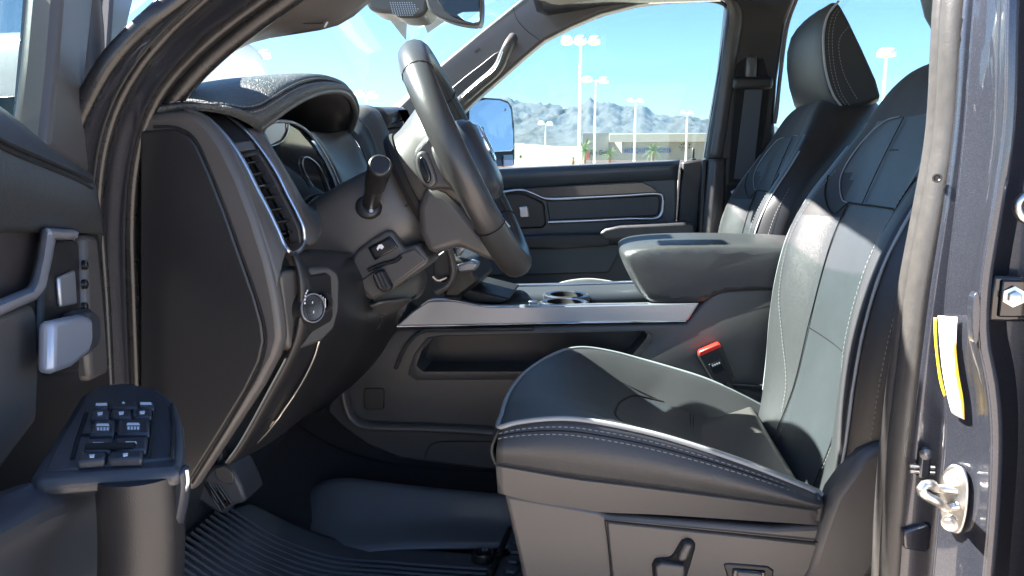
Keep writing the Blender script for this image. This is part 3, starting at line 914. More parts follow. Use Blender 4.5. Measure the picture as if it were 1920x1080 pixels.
dashes('stitching', [pl(yd - .0225, [(998, 326), (1100, 320), (1268, 311)])], .006, .004, .0009, 'thread', pd)
lk = lathe('lock_knob', P(1299, 300, yd + .03), (0, 0, 1), [(-.01, .012), (.004, .010), (.006, .005), (.032, .0045), (.036, .002)], 'plastic_dark', pd, seg=10)
prism('wood_strip', pl(yd - .012, [(900, 362), (985, 354), (1100, 347), (1204, 342), (1222, 350), (1236, 361), (1130, 366), (1022, 371), (985, 356), (900, 364)]), .02, 'wood_dark', pd, bevel=.003)
prism('insert_panel', pl(yd - .008, [(1024, 376), (1130, 371), (1232, 366), (1238, 374), (1236, 398), (1230, 405), (1130, 410), (1030, 414)]), .02, 'leather', pd, bevel=.004)
tube('silver_trim', pl(yd - .014, [(900, 364), (945, 360), (966, 357), (982, 357), (1000, 363), (1018, 371), (1030, 373), (1100, 370), (1180, 366), (1230, 363), (1240, 365), (1243, 372), (1242, 386), (1240, 401), (1234, 408), (1180, 410), (1100, 414), (1028, 417)]), .0052, 'silver', pd, n=110, seg=8, squash=(1, .8))
prism('handle_cup', pl(yd - .016, [(900, 376), (962, 362), (984, 364), (1008, 374), (1020, 382), (1024, 420), (1018, 428), (960, 430), (900, 430)]), .03, 'plastic_dark', pd, bevel=.006)
prism('door_handle', pl(yd - .024, [(972, 388), (990, 386), (992, 408), (974, 410)]), .012, 'silver', pd, bevel=.004)
prism('armrest', pl(yd - .07, [(1124, 437), (1134, 429), (1162, 423), (1230, 420), (1292, 417), (1300, 421), (1302, 438), (1296, 446), (1146, 450), (1128, 448)]), .09, 'leather', pd, bevel=.010, seg=3)
prism('pull_bar', pl(yd - .06, [(930, 446), (1000, 442), (1028, 440), (1090, 438), (1144, 437), (1146, 452), (1142, 462), (1034, 468), (1000, 468), (930, 470)]), .03, 'plastic_dark', pd, bevel=.008, seg=3)
prism('pocket_rim', pl(yd - .02, [(900, 470), (1258, 452), (1256, 470), (1160, 474), (1148, 500), (1140, 512), (900, 518)]), .02, 'door_trim', pd, bevel=.005)
prism('pocket', pl(yd - .004, [(960, 478), (1140, 470), (1142, 500), (1134, 508), (960, 512)]), .006, 'plastic_dark', pd, bevel=.004)

# ---- passenger side mirror outside
YM = YP + .32
MN = Vector((.72, -.66, .20)).normalized()
MP = P(925, 245, YM)
def mp(pts, lift=0):
    out = []
    for u, v in pts:
        d = ray(u, v)
        out.append(CAM + d * ((MP + MN * lift - CAM).dot(MN) / d.dot(MN)))
    return out
sm = prism('side_mirror', mp([(866, 196), (884, 186), (905, 181), (938, 183), (955, 188), (963, 200), (967, 236), (968, 284), (968, 312), (866, 316)]), MN * -.10, 'plastic_dark', truck, bevel=.012, seg=3)
prism('mirror_glass', mp([(880, 198), (892, 190), (912, 186), (938, 188), (953, 194), (958, 206), (962, 250), (963, 279), (958, 283), (880, 286)], .003), MN * -.004, 'mirror_glass', sm, bevel=.001)
prism('spotter_glass', mp([(918, 291), (936, 290), (940, 292), (940, 312), (918, 314)], .003), MN * -.004, 'gloss_black', sm, bevel=.001)
prism('spotter_rim', mp([(944, 290), (962, 289), (963, 312), (944, 313)], .004), MN * -.005, 'silver_dark', sm, bevel=.003)
prism('warning_icon', mp([(945.5, 208), (948, 202), (950.5, 208)], .0042), MN * -.0005, 'silver_dark', sm, bevel=0)
prism('mirror_arm', pl(YP + .10, [(850, 240), (890, 230), (892, 300), (850, 310)]), .24, 'plastic_dark', sm, bevel=.01)

# ---- driver side B pillar: seal, painted inner panel, sunlit flange with label and striker, hinge channel
S1 = [(1776, -160, -.40), (1757, 0, -.42), (1742, 250, -.42), (1716, 400, -.42), (1690, 540, -.42), (1675, 665, -.42), (1657, 810, -.42), (1645, 950, -.42), (1637, 1080, -.42), (1630, 1200, -.42)]
def up_roof(c, y, x):
    return [Vector((x, y, 1.955)), c[0].lerp(Vector((x, y, 1.955)), .5)] + c
def off(px, du, dy):
    return [(p[0] + (du[min(i, len(du) - 1)] if isinstance(du, list) else du), p[1], p[2] + dy) for i, p in enumerate(px)]
tube('weatherstrip', up_roof(pl(0, off(S1, 13, -.006)), -.32, .44), .0098, 'rubber_dusty', truck, n=60, seg=12, squash=(1.0, 1.0))
tube('weatherstrip', up_roof(pl(0, off(S1, 36, -.020)), -.335, .455), .0125, 'rubber_dusty', truck, n=60, seg=12, squash=(1.0, 1.1))
lathe('plug', P(1757, 334, -.454), (-.3, -1, 0), [(0, .0045), (.002, .0045), (.002, .003), (.001, .002)], 'rubber', truck, seg=12)
S2 = [(1832, -160, -.44), (1806, 0, -.452), (1786, 250, -.452), (1766, 400, -.452), (1744, 540, -.452), (1728, 665, -.452), (1710, 810, -.452), (1696, 950, -.452), (1686, 1080, -.452), (1678, 1200, -.452)]
S3 = [(1842, -160, -.49), (1828, 0, -.50), (1808, 250, -.50), (1792, 400, -.50), (1776, 540, -.50), (1770, 665, -.50), (1774, 810, -.50), (1762, 950, -.50), (1750, 1080, -.50), (1742, 1200, -.50)]
q2, q3 = up_roof(pl(0, S2), -.345, .462), up_roof(pl(0, S3), -.355, .475)
mid = [a.lerp(b, .55) + Vector((.028, .018, 0)) for a, b in zip(q2, q3)]
bpil = ruled('door_pillar', [q2, mid, q3], 'paint', truck, n=60, thick=.003, mid=5)
S4 = [(1898, -160, -.535), (1890, 0, -.545), (1882, 250, -.545), (1860, 400, -.545), (1838, 540, -.545), (1836, 640, -.545), (1852, 720, -.545), (1860, 810, -.545), (1856, 950, -.545), (1846, 1080, -.545), (1838, 1200, -.545)]
c3, c4 = curve(up_roof(pl(0, S3), -.355, .475), 60), curve(up_roof(pl(0, S4), -.375, .50), 60)
flange_rows = [[a.lerp(b, t) + Vector((.006 * sin(pi * t), 0, 0)) for a, b in zip(c3, c4)] for t in (0, .04, .12, .3, .5, .7, .85, .95, 1)]
flange_rows[0] = [p + Vector((.014, .012, 0)) for p in flange_rows[0]]
fl = sheet('pillar_flange', flange_rows, 'paint', truck, thick=.003)
c5 = [p + Vector((.010, .006, 0)) for p in c4]
c6 = [p + Vector((.018, .040, 0)) for p in c4]
c7 = [p + Vector((.050, .060, 0)) for p in c4]
c8 = [p + Vector((.110, .055, 0)) for p in c4]
c9 = [p + Vector((.120, -.05, 0)) for p in c4]
sheet('hinge_channel', [c4, c5, c6, c7, c8, c9], 'paint', truck, thick=.003)
def onflange(u, v, lift=.0022):
    best = None
    d = ray(u, v)
    # nearest point of the flange grid along the ray, by barycentric search on rows
    for r in range(len(flange_rows) - 1):
        for i in range(59):
            a, b, c = flange_rows[r][i], flange_rows[r][i + 1], flange_rows[r + 1][i]
            n = (b - a).cross(c - a)
            dn = d.dot(n)
            if abs(dn) < 1e-12:
                continue
            q = CAM + d * ((a - CAM).dot(n) / dn)
            e = (q - (a + flange_rows[r + 1][i + 1]) / 2).length
            if best is None or e < best[0]:
                best = (e, q)
    return best[1] + Vector((-.7, -.7, 0)).normalized() * lift
def sticker(name, px, m, lift, parent=fl):
    n = len(px) // 2
    L = curve([onflange(u, v, lift) for u, v in px[:n]], 16)
    R_ = curve([onflange(u, v, lift) for u, v in px[n:][::-1]], 16)
    rows = [[a.lerp(b, k / 4) + Vector((-.7, -.7, 0)) * (.0012 * sin(pi * k / 4)) for a, b in zip(L, R_)] for k in range(5)]
    return sheet(name, rows, m, parent, thick=.0004)
sticker('label_sticker', [(1765, 590), (1768, 640), (1773, 690), (1781, 735), (1790, 772), (1814, 784), (1808, 730), (1800, 690), (1799, 640), (1801, 593)], 'white_print', .0065)
sticker('label_stripe', [(1757, 594), (1758, 630), (1762, 672), (1768, 714), (1776, 742), (1779, 738), (1772, 706), (1766, 668), (1763, 630), (1763, 594)], 'yellow_print', .0068)
sticker('label_stripe', [(1795, 640), (1796, 672), (1800, 712), (1808, 752), (1812, 776), (1815, 782), (1813, 745), (1806, 706), (1801, 668), (1799, 640)], 'yellow_print', .0074)
rg = onflange(1788, 758, .0078)
lathe('label_ring', rg, (-.7, -.7, 0), [(0, .0036), (.0004, .0036), (.0004, .0028), (0, .0028)], 'rubber_dusty', fl, seg=16)
# small oval bump on the flange's inner edge
prism('pillar_bump', [P(u, v, -.552) for u, v in ((1826, 556), (1834, 548), (1838, 560), (1837, 620), (1832, 646), (1826, 640))], .01, 'paint', fl, bevel=.004, smooth_outline=3)
# striker: plate, two bolts, U-shaped bar
pn = Vector((-.62, -.78, 0)).normalized()
pc = [onflange(u, v, .004) for u, v in ((1788, 868), (1796, 868), (1812, 876), (1820, 900), (1820, 935), (1814, 975), (1804, 996), (1790, 994), (1774, 975), (1768, 955), (1770, 890))]
st = prism('striker', pc, pn * .004, 'zinc', truck, bevel=.0015, seg=2, smooth_outline=3)
bar = [onflange(1800, 916, .006), onflange(1786, 914, .010) + Vector((-.008, 0, .001)), P(1744, 908, -.560), P(1730, 911, -.565), P(1727, 919, -.566), P(1734, 928, -.566), P(1756, 940, -.562), onflange(1788, 945, .012), onflange(1804, 944, .006)]
tube('striker_bar', bar, .0042, 'zinc', st, n=40, seg=10)
for (u, v) in ((1794, 892), (1788, 976)):
    c = onflange(u, v, .008)
    w = lathe('bolt', c, pn, [(0, .0075), (.0022, .0075), (.0026, .005), (.0045, .0046), (.005, .002)], 'zinc', st, seg=12)
# inner latch detail, catch boss and little clip on the painted return
rbox('jamb_bracket', P(1732, 870, -.46), (.012, .01, .03), 'paint', bpil, bevel=.003)
for v in (874, 884):
    tube('jamb_pin', pl(-.462, [(1706, v), (1725, v + 1), (1752, v + 3)]), .0022, 'zinc', bpil, n=8, seg=8)
lathe('jamb_bolt', P(1736, 850, -.468), (-.3, -1, 0), [(0, .006), (.003, .006), (.004, .003)], 'paint', bpil, seg=12)
prism('jamb_pad', pl(-.462, [(1694, 996), (1742, 984), (1748, 990), (1744, 1030), (1736, 1038), (1696, 1030)]), .01, 'paint', bpil, bevel=.004)
# rear door hinge in the channel
hg = rbox('door_hinge', P(1905, 560, -.515), (.045, .006, .042), 'gloss_black', truck, bevel=.003)
rbox('hinge_plate', P(1914, 560, -.519), (.036, .004, .034), 'gloss_black', hg, bevel=.002)
lathe('hinge_bolt', P(1900, 556, -.522), (-.2, -1, 0), [(0, .0095), (.002, .0095), (.0025, .006), (.008, .0056), (.009, .003)], 'zinc', hg, seg=6)
tube('door_check', pl(-.52, [(1925, 366), (1912, 376), (1908, 390), (1914, 404), (1925, 412)]), .0045, 'zinc', hg, n=20, seg=8)
# ------------------------------------------------------------------ open driver door (its own plane, swung 72 degrees about the hinge)
DH = Vector((-.56, -.585, 0))
DPH = radians(72)
DD = Vector((cos(DPH), -sin(DPH), 0))
DN = Vector((sin(DPH), cos(DPH), 0))
def D(u, v, n):
    d = ray(u, v)
    p0 = DH + DN * n
    return CAM + d * ((p0 - CAM).dot(DN) / d.dot(DN))
def dl(n, pts):
    return [D(p[0], p[1], p[2] if len(p) > 2 else n) for p in pts]
def dw(s, n, z):
    return DH + DD * s + DN * n + Vector((0, 0, z))
# outer skin and inner panel
dr = prism('door', [dw(s, -.05, z) for s, z in ((.0, .72), (.0, 1.40), (1.02, 1.42), (1.02, .9), (.98, .72))], DN * .10, 'paint', truck, bevel=.012)
dr['label'] = 'open driver door with window switches on its armrest'
trim = prism('inner_panel', dl(.075, [(178, 330), (188, 420), (196, 520), (202, 640), (208, 730), (214, 1000), (214, 1150), (-300, 1500), (-300, 100), (0, 222)]), DN * -.022, 'plastic_dark', dr, bevel=.006)
# upper pad with two seams
ruled('upper_pad', [dl(0, [(-120, 118, .05), (0, 205, .05), (80, 264, .05), (150, 312, .05), (172, 330, .05)]), dl(0, [(-120, 150, .092), (0, 232, .092), (80, 286, .092), (150, 330, .092), (174, 344, .092)]),
                    dl(0, [(-120, 215, .104), (0, 290, .104), (80, 318, .104), (150, 344, .104), (177, 356, .102)]), dl(0, [(-120, 330, .104), (0, 350, .104), (80, 366, .104), (150, 384, .104), (184, 394, .10)]), dl(0, [(-120, 440, .085), (0, 434, .085), (80, 432, .085), (150, 434, .085), (192, 440, .082)])], 'leather_smooth', dr, n=30, thick=.004, mid=5)
for a in (0, 13):
    tube('pad_seam', dl(.1055, [(-60, 228 + a), (0, 262 + a), (80, 298 + a), (140, 324 + a), (172, 340 + a)]), .0016, 'void', dr, n=30, seg=6)
# window frame, glass, sail trim
prism('side_glass', dl(.03, [(-160, -60), (66, -60), (58, 262), (-160, 160)]), DN * .004, 'glass_door', dr, bevel=0)
tube('glass_run', dl(.045, [(74, -60), (66, 60), (58, 150), (50, 262)]), .011, 'rubber', dr, n=20, seg=8)
prism('window_channel', dl(.055, [(84, -60), (112, -60), (98, 150), (88, 275), (58, 258), (70, 120)]), DN * .012, 'plastic', dr, bevel=.003)
prism('sail_trim', dl(.072, [(118, -60), (184, -60), (170, 80), (160, 170), (163, 250), (172, 330), (150, 318), (88, 278), (104, 120)]), DN * -.03, 'plastic', dr, bevel=.008, seg=3)
tube('door_seal', dl(.050, [(190, -60), (178, 60), (166, 160), (166, 250), (176, 330), (188, 430), (198, 560), (206, 720)]), .005, 'rubber', dr, n=40, seg=8)
prism('frame_edge', dl(.02, [(182, -60), (236, -60), (210, 40), (198, 110), (192, 180), (184, 250), (170, 240), (164, 160), (172, 80)]), DN * .02, 'plastic_grey', dr, bevel=.004)
fr0 = D(150, -50, .06)
tube('window_frame', [fr0 + Vector((0, 0, -.12)), fr0, dw(.36, .075, 1.78), dw(.46, .115, 1.86), dw(.60, .125, 1.885), dw(.92, .12, 1.88), dw(.99, .10, 1.80), dw(1.0, .05, 1.42)], .016, 'plastic', dr, n=50, seg=10)
# wood inlay, silver surround, lower leather insert
prism('wood_inlay', dl(.082, [(-200, 430), (78, 432), (60, 520), (54, 542), (0, 566), (-200, 640)]), DN * -.01, 'wood_dark', dr, bevel=.002)
prism('leather_insert', dl(.086, [(-200, 680), (0, 594), (62, 570), (70, 590), (74, 700), (70, 790), (0, 884), (-200, 1100)]), DN * -.012, 'plastic_grey', dr, bevel=.004)
ruled('silver_trim', [dl(.088, [(80, 430), (73, 480), (62, 524), (54, 541), (0, 564), (-200, 640)]), dl(.097, [(90, 430), (83, 482), (72, 530), (62, 548), (0, 574), (-200, 656)]), dl(.086, [(104, 432), (94, 488), (82, 538), (68, 558), (0, 588), (-200, 680)])], 'silver_paint', dr, n=40, thick=.003, mid=3, smooth_curves=False)
ruled('silver_trim', [dl(.088, [(82, 429), (110, 431), (138, 433), (146, 438)]), dl(.097, [(90, 434), (110, 436), (136, 438), (143, 443)]), dl(.086, [(102, 446), (114, 447), (134, 447), (140, 450)])], 'silver_paint', dr, n=20, thick=.003, mid=3)
# release handle in its cup
prism('handle_cup', dl(.080, [(104, 446), (142, 446), (152, 460), (158, 520), (160, 580), (150, 700), (104, 706), (78, 690), (80, 560)]), DN * -.008, 'plastic_dark', dr, bevel=.004)
prism('cup_plate', dl(.084, [(112, 520), (142, 506), (146, 570), (116, 576)]), DN * -.004, 'silver_dark', dr, bevel=.002)
for v in (497, 533, 576):
    lathe('lock_button', D(155, v, .086), DN, [(0, .0045), (.003, .0045), (.004, .003)], 'gloss_black', dr, seg=12)
rh = prism('door_handle', dl(.112, [(103, 602), (130, 596), (160, 590), (176, 596), (177, 640), (170, 662), (140, 688), (102, 702)]), DN * -.012, 'silver_paint', dr, bevel=.005, seg=3)
prism('handle_base', dl(.102, [(158, 588), (176, 578), (190, 590), (194, 630), (186, 652), (166, 672), (170, 640)]), DN * -.02, 'plastic_blue', dr, bevel=.006, seg=3)
prism('panel_end', dl(.086, [(160, 440), (184, 440), (196, 560), (206, 700), (174, 716), (168, 660)]), DN * -.02, 'plastic', dr, bevel=.006)

# armrest with switch bezel (level face at 1.275 m)
ZB = 1.275
def zl_(z, pts):
    return [PZz(p[0], p[1], p[2] if len(p) > 2 else z) for p in pts]
bez = zl_(ZB, [(150, 742), (180, 722), (240, 716), (300, 728), (330, 752), (344, 790), (347, 830), (346, 868), (336, 880), (240, 886), (140, 892), (62, 900), (56, 890)])
ar = prism('armrest', bez, Vector((0, 0, -.012)), 'plastic_blue', dr, bevel=.005, seg=3)
plate = prism('switch_plate', zl_(ZB + .0012, [(156, 750), (190, 738), (240, 733), (296, 740), (318, 760), (326, 800), (328, 858), (240, 868), (140, 878), (82, 882), (100, 842), (130, 790)]), Vector((0, 0, -.008)), 'plastic_blue', dr, bevel=.002)
tube('plate_groove', zl_(ZB + .0016, [(322, 758), (324, 800), (321, 860)]), .0012, 'void', plate, n=16, seg=6)
# switches: three rows
sw = [(('window_switch'), [(176, 788), (216, 786), (214, 812), (166, 814)], 'auto'), ('window_switch', [(222, 786), (280, 784), (280, 812), (219, 812)], 'auto'),
      ('window_switch', [(162, 822), (212, 820), (208, 842), (156, 844)], 'bar'), ('window_switch', [(218, 820), (277, 818), (274, 842), (214, 842)], 'bar'),
      ('lock_switch', [(150, 848), (200, 846), (196, 860), (143, 864)], 'dot'), ('lock_switch', [(205, 846), (268, 844), (266, 858), (201, 860)], 'dot'),
      ('mirror_switch', [(172, 768), (206, 767), (204, 782), (168, 783)], 'dot'), ('mirror_switch', [(209, 767), (246, 766), (246, 781), (208, 782)], 'dot'), ('mirror_switch', [(249, 766), (284, 765), (284, 780), (249, 781)], 'dot'),
      ('mirror_switch', [(180, 754), (204, 751), (202, 764), (175, 765)], 'bar'), ('mirror_switch', [(208, 750), (254, 749), (258, 763), (206, 764)], 'mid'), ('mirror_switch', [(258, 750), (286, 752), (289, 763), (261, 763)], 'bar')]
for nm, q, kind in sw:
    s = prism(nm, zl_(ZB + .0058, q), Vector((0, 0, -.006)), 'plastic_blue', dr, bevel=.0016)
    cx = sum(p[0] for p in q) / 4
    cy = sum(p[1] for p in q) / 4
    w = (q[1][0] - q[0][0])
    zz = ZB + .0064
    if kind == 'auto':
        prism('icon', zl_(zz, [(cx - 11, cy - 6), (cx + 10, cy - 6), (cx + 12, cy - 2), (cx - 13, cy - 2)]), Vector((0, 0, -.0004)), 'white_print', s, bevel=0)
        for k in range(4):
            prism('icon', zl_(zz, [(cx - 11 + k * 6, cy + 1), (cx - 7 + k * 6, cy + 1), (cx - 7.4 + k * 6, cy + 6), (cx - 11.4 + k * 6, cy + 6)]), Vector((0, 0, -.0004)), 'white_print', s, bevel=0)
    elif kind == 'bar':
        prism('icon', zl_(zz, [(cx - 10, cy - 3), (cx + 10, cy - 3), (cx + 11, cy + 1), (cx - 11, cy + 1)]), Vector((0, 0, -.0004)), 'white_print', s, bevel=0)
    elif kind == 'dot':
        prism('icon', zl_(zz, [(cx - 5, cy - 2), (cx + 5, cy - 3), (cx + 4, cy + 2), (cx - 4, cy + 3)]), Vector((0, 0, -.0004)), 'white_print', s, bevel=0)
    else:
        prism('icon', zl_(zz, [(cx - 3, cy - 1), (cx, cy - 4), (cx + 3, cy - 1)]), Vector((0, 0, -.0004)), 'white_print', s, bevel=0)
tube('finger_groove', zl_(ZB + .0062, [(162, 839), (190, 838), (225, 838), (252, 837)]), .0028, 'void', dr, n=16, seg=8)
# gaps beside the switch rows
for q in ([(162, 776), (150, 812), (144, 830), (136, 862)], [(288, 768), (284, 812), (282, 830), (278, 858)], [(152, 817), (215, 815), (282, 814)]):
    tube('switch_gap', zl_(ZB + .0012, q), .0016, 'void', plate, n=16, seg=6)
# armrest flank sweeping down to the pull handle, bright lip at its nose
fk = [zl_(ZB - .005, [(240, 890), (200, 895), (140, 901), (62, 908), (0, 930), (-80, 962), (-140, 990)]), dl(.150, [(235, 915), (196, 922), (150, 934), (90, 955), (30, 985), (-40, 1022), (-140, 1080)]), dl(.125, [(228, 960), (192, 970), (140, 985), (70, 1015), (0, 1050), (-60, 1090), (-160, 1160)]), dl(.105, [(222, 1060), (180, 1080), (130, 1100), (60, 1130), (0, 1160), (-60, 1200), (-160, 1270)])]
ruled('armrest_flank', fk, 'plastic_blue', dr, n=40, thick=.005, mid=5)
yq = PZz(346, 868, ZB).y
ruled('handle_back', [pl(yq, [(349, 872), (352, 910), (346, 950), (334, 1000), (324, 1090)]), pl(yq - .006, [(338, 884), (340, 915), (334, 955), (324, 1005), (316, 1090)]), pl(yq + .004, [(322, 892), (322, 930), (318, 965), (312, 1010), (306, 1090)])], 'plastic_blue', dr, n=24, thick=.004, mid=4)
tube('flank_lip', pl(yq - .004, [(350, 880), (352, 905), (346, 920), (332, 928)]), .0016, 'silver', ar, n=20, seg=6)
c0 = PZz(262, 892, ZB - .008)
hp = [c0 + Vector((0, 0, .002)), c0 + Vector((.000, -.001, -.03)), c0 + Vector((-.004, -.004, -.09)), c0 + Vector((-.010, -.010, -.17)), c0 + Vector((-.016, -.016, -.26))]
tube('pull_handle', hp, .0235, 'plastic_dark', dr, n=24, seg=20, squash=(1, 1.05))
prism('map_pocket', dl(.10, [(-200, 1080), (60, 1010), (150, 1000), (150, 1300), (-200, 1400)]), DN * -.02, 'plastic_dark', dr, bevel=.01)
# ------------------------------------------------------------------ dashboard (driver end to centre)
YE = -.405
# side end panel and the rim round it
rim_px = [(262, 214), (300, 209), (345, 206), (374, 214), (398, 238), (422, 272), (450, 330), (480, 408), (505, 488), (520, 556), (527, 606), (529, 636), (519, 672), (490, 727), (430, 818), (362, 922), (262, 930)]
dash = prism('dashboard', pl(YE, rim_px), .022, 'plastic', truck, bevel=.009, seg=3)
dash['label'] = 'black dashboard with stitched leather top, tall silver-framed vent and instrument hood'
pan_px = [(262, 246), (310, 242), (332, 244), (352, 254), (368, 272), (392, 326), (420, 396), (450, 482), (476, 556), (490, 606), (494, 640), (486, 678), (460, 732), (410, 814), (352, 906), (262, 916)]
prism('end_panel', pl(YE - .004, pan_px), .006, 'plastic_dark', dash, bevel=.004, seg=3)
tube('panel_groove', pl(YE - .0012, [(288, 238), (320, 238), (345, 245), (366, 262), (392, 316), (424, 396), (454, 480), (481, 556), (495, 606), (499, 640), (490, 682), (464, 736), (414, 820), (360, 906)]), .0016, 'void', dash, n=80, seg=6)

# vent tower: bezel from the rim to the chrome frame
VL = [(363, 211), (385, 222), (411, 246), (433, 272), (456, 308), (478, 352), (500, 394), (519, 434), (530, 460), (538, 470)]
VR = [(384, 210), (420, 217), (447, 235), (470, 259), (493, 289), (515, 323), (537, 367), (556, 404), (565, 426), (567, 452)]
YL, YR = -.372, -.305
frame = pl(YL, VL) + [P(548, 474, YL + .03), P(560, 467, YR - .02)] + pl(YR, VR)[::-1] + [P(368, 208, (YL + YR) / 2)]
ruled('vent_bezel', [pl(YE + .006, [(345, 206), (374, 214), (398, 238), (422, 272), (450, 330), (480, 408), (505, 488), (518, 540)]), pl(YL - .010, [(352, 206), (380, 218), (408, 245), (430, 274), (453, 310), (484, 372), (516, 440), (532, 480)]), pl(YL, VL)], 'plastic', dash, n=40, thick=.004, mid=4)
tube('vent_frame', [p + Vector((.004, -.004, 0)) for p in frame], .0028, 'silver', dash, n=120, seg=8, closed=True, squash=(1, 1))
inner = [p.lerp(q, .10) for p, q in zip(pl(YL, VL), pl(YR, VR))]
inner2 = [p.lerp(q, .80) for p, q in zip(pl(YL, VL), pl(YR, VR))]
deep = Vector((-.045, .006, -.004))
ruled('vent_lip', [pl(YR, VR), inner2, [p + deep * .35 for p in inner2]], 'plastic', dash, n=30, thick=.002)
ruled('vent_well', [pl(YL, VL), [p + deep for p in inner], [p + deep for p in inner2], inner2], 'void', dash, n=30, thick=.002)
# blank curved cover in its upper third
ruled('vent_cover', [[p + Vector((-.003, 0, 0)) for p in pl(YL + .006, VL[:5])], [a.lerp(b, .45) + Vector((-.016, 0, 0)) for a, b in zip(pl(YL, VL[:5]), pl(YR, VR[:5]))], [p + Vector((-.003, 0, 0)) for p in pl(YR - .010, VR[:5])]], 'plastic_dark', dash, n=20, thick=.003, mid=5)
def edge_at(pts, v):
    for a, b in zip(pts, pts[1:]):
        if a[1] <= v <= b[1]:
            t = (v - a[1]) / (b[1] - a[1])
            return a[0] + (b[0] - a[0]) * t
    return pts[-1][0]
for v in (286, 308, 329, 351, 373, 396, 419, 441):
    a = P(edge_at(VL, v) + 3, v, YL + .003)
    b = P(edge_at(VR, v - 6) - 10, v - 6, YR - .014)
    dx = Vector((-.024, .002, -.007))
    t = Vector((0, 0, .0012))
    n = Vector((-.004, 0, .0))
    obj('vent_slat', [a + n + t, b + n + t, b + dx + t, a + dx + t, a + n - t, b + n - t, b + dx - t, a + dx - t], [(0, 1, 2, 3), (7, 6, 5, 4), (0, 4, 5, 1), (1, 5, 6, 2), (2, 6, 7, 3), (3, 7, 4, 0)], 'plastic_dark', dash, bevel=.0006)
tb = prism('vent_tab', pl(-.34, [(496, 346), (518, 342), (521, 352), (499, 356)]), Vector((-.010, 0, 0)), 'silver', dash, bevel=.0015)
prism('vent_dial', pl(-.34, [(522, 436), (540, 430), (548, 444), (530, 452)]), Vector((-.012, 0, 0)), 'plastic', dash, bevel=.002)
for k in range(3):
    prism('vent_icon', pl(-.318, [(541 + k * 2.2, 432), (542.4 + k * 2.2, 432), (543 + k * 2.2, 439), (541.6 + k * 2.2, 439)]), Vector((-.0006, 0, 0)), 'white_print', dash, bevel=0)
prism('vent_cross', pl(YL + .004, [(435, 268), (470, 262, YR - .012), (482, 280, YR - .012), (446, 284)]), Vector((-.02, 0, -.002)), 'plastic', dash, bevel=.002)

# stitched leather top pad and instrument hood: one skin through edge, seam line, crest and the way to the glass
E_ = [(262, 218, -.40), (318, 207, -.39), (372, 205, -.375), (430, 214, -.345), (462, 229, -.315), (484, 241, -.287), (504, 227, -.262), (530, 207, -.225), (560, 188, -.175), (590, 175, -.115), (616, 170, -.06), (638, 171, -.01), (654, 181, .06), (663, 198, .11), (666, 214, .145), (661, 234, .175), (650, 258, .20)]
M_ = [(262, 208, -.40), (318, 199, -.388), (372, 198, -.37), (430, 203, -.343), (455, 207, -.322), (480, 204, -.30), (508, 189, -.265), (535, 172, -.215), (562, 159, -.165), (590, 153, -.11), (614, 154, -.05), (636, 160, .0), (652, 171, .06), (661, 187, .105), (665, 203, .14), (663, 222, .17), (654, 247, .2)]
K_ = [(262, 200, -.37), (318, 190, -.35), (360, 177, -.32), (410, 164, -.28), (440, 157, -.25), (480, 151, -.22), (515, 147, -.18), (545, 143, -.15), (575, 141, -.11), (600, 142, -.07), (622, 147, -.02), (640, 155, .03), (652, 167, .08), (659, 184, .12), (661, 200, .15), (659, 220, .18), (650, 246, .21)]
he, me_, ke = pl(0, E_), pl(0, M_), pl(0, K_)
b1 = [Vector((p.x - .10, p.y + .015, p.z - .004)) for p in ke]
b2 = [Vector((p.x - .24, p.y + .02, p.z - .03)) for p in ke]
b3 = [Vector((-.96, p.y + .03, 1.435)) for p in ke]
lipm = [a.lerp(b, .45) + Vector((.007, -.002, .002)) for a, b in zip(he, me_)]
lng = [catmull(c, 5) for c in (he, lipm, me_, ke, b1, b2, b3)]
cols = [catmull([c[i] for c in lng], 6) for i in range(len(lng[0]))]
sheet('dash_pad', [[cols[i][k] for i in range(len(cols))] for k in range(len(cols[0]))], 'leather_coarse', dash, thick=.005)
hc = lng[0]
tube('hood_lip', he[5:], .0058, 'plastic', dash, n=60, seg=10)
h5 = hc[25:]
und = [Vector((p.x - .05, p.y * .94, p.z - .004)) for p in h5]
und2 = [Vector((p.x - .16, p.y * .84, p.z - .012)) for p in h5]
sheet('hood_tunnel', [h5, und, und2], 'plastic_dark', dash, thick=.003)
seam1 = [p + Vector((.0015, -.0015, .0015)) for p in me_[1:13]]
dashes('stitching', [[p + Vector((.001, -.001, .003)) for p in seam1], [p + Vector((.005, -.003, -.004)) for p in seam1]], .004, .0028, .0007, 'thread', dash)
tube('pad_seam', [p + Vector((.0025, -.0015, 0)) for p in seam1], .0013, 'void', dash, n=60, seg=6)
# dash top across to the far side and its rearward face
rows = []
for x, z in ((-.96, 1.43), (-.80, 1.475), (-.66, 1.50), (-.585, 1.505), (-.555, 1.49), (-.55, 1.40), (-.56, 1.25), (-.62, 1.05), (-.70, .80)):
    rows.append([Vector((x, y, z - (.02 if y > .95 else 0))) for y in (-.36, -.1, .15, .3, .5, .8, 1.05, 1.12)])
sheet('dash_top', rows, 'leather_smooth', dash, thick=.006, sub=1)

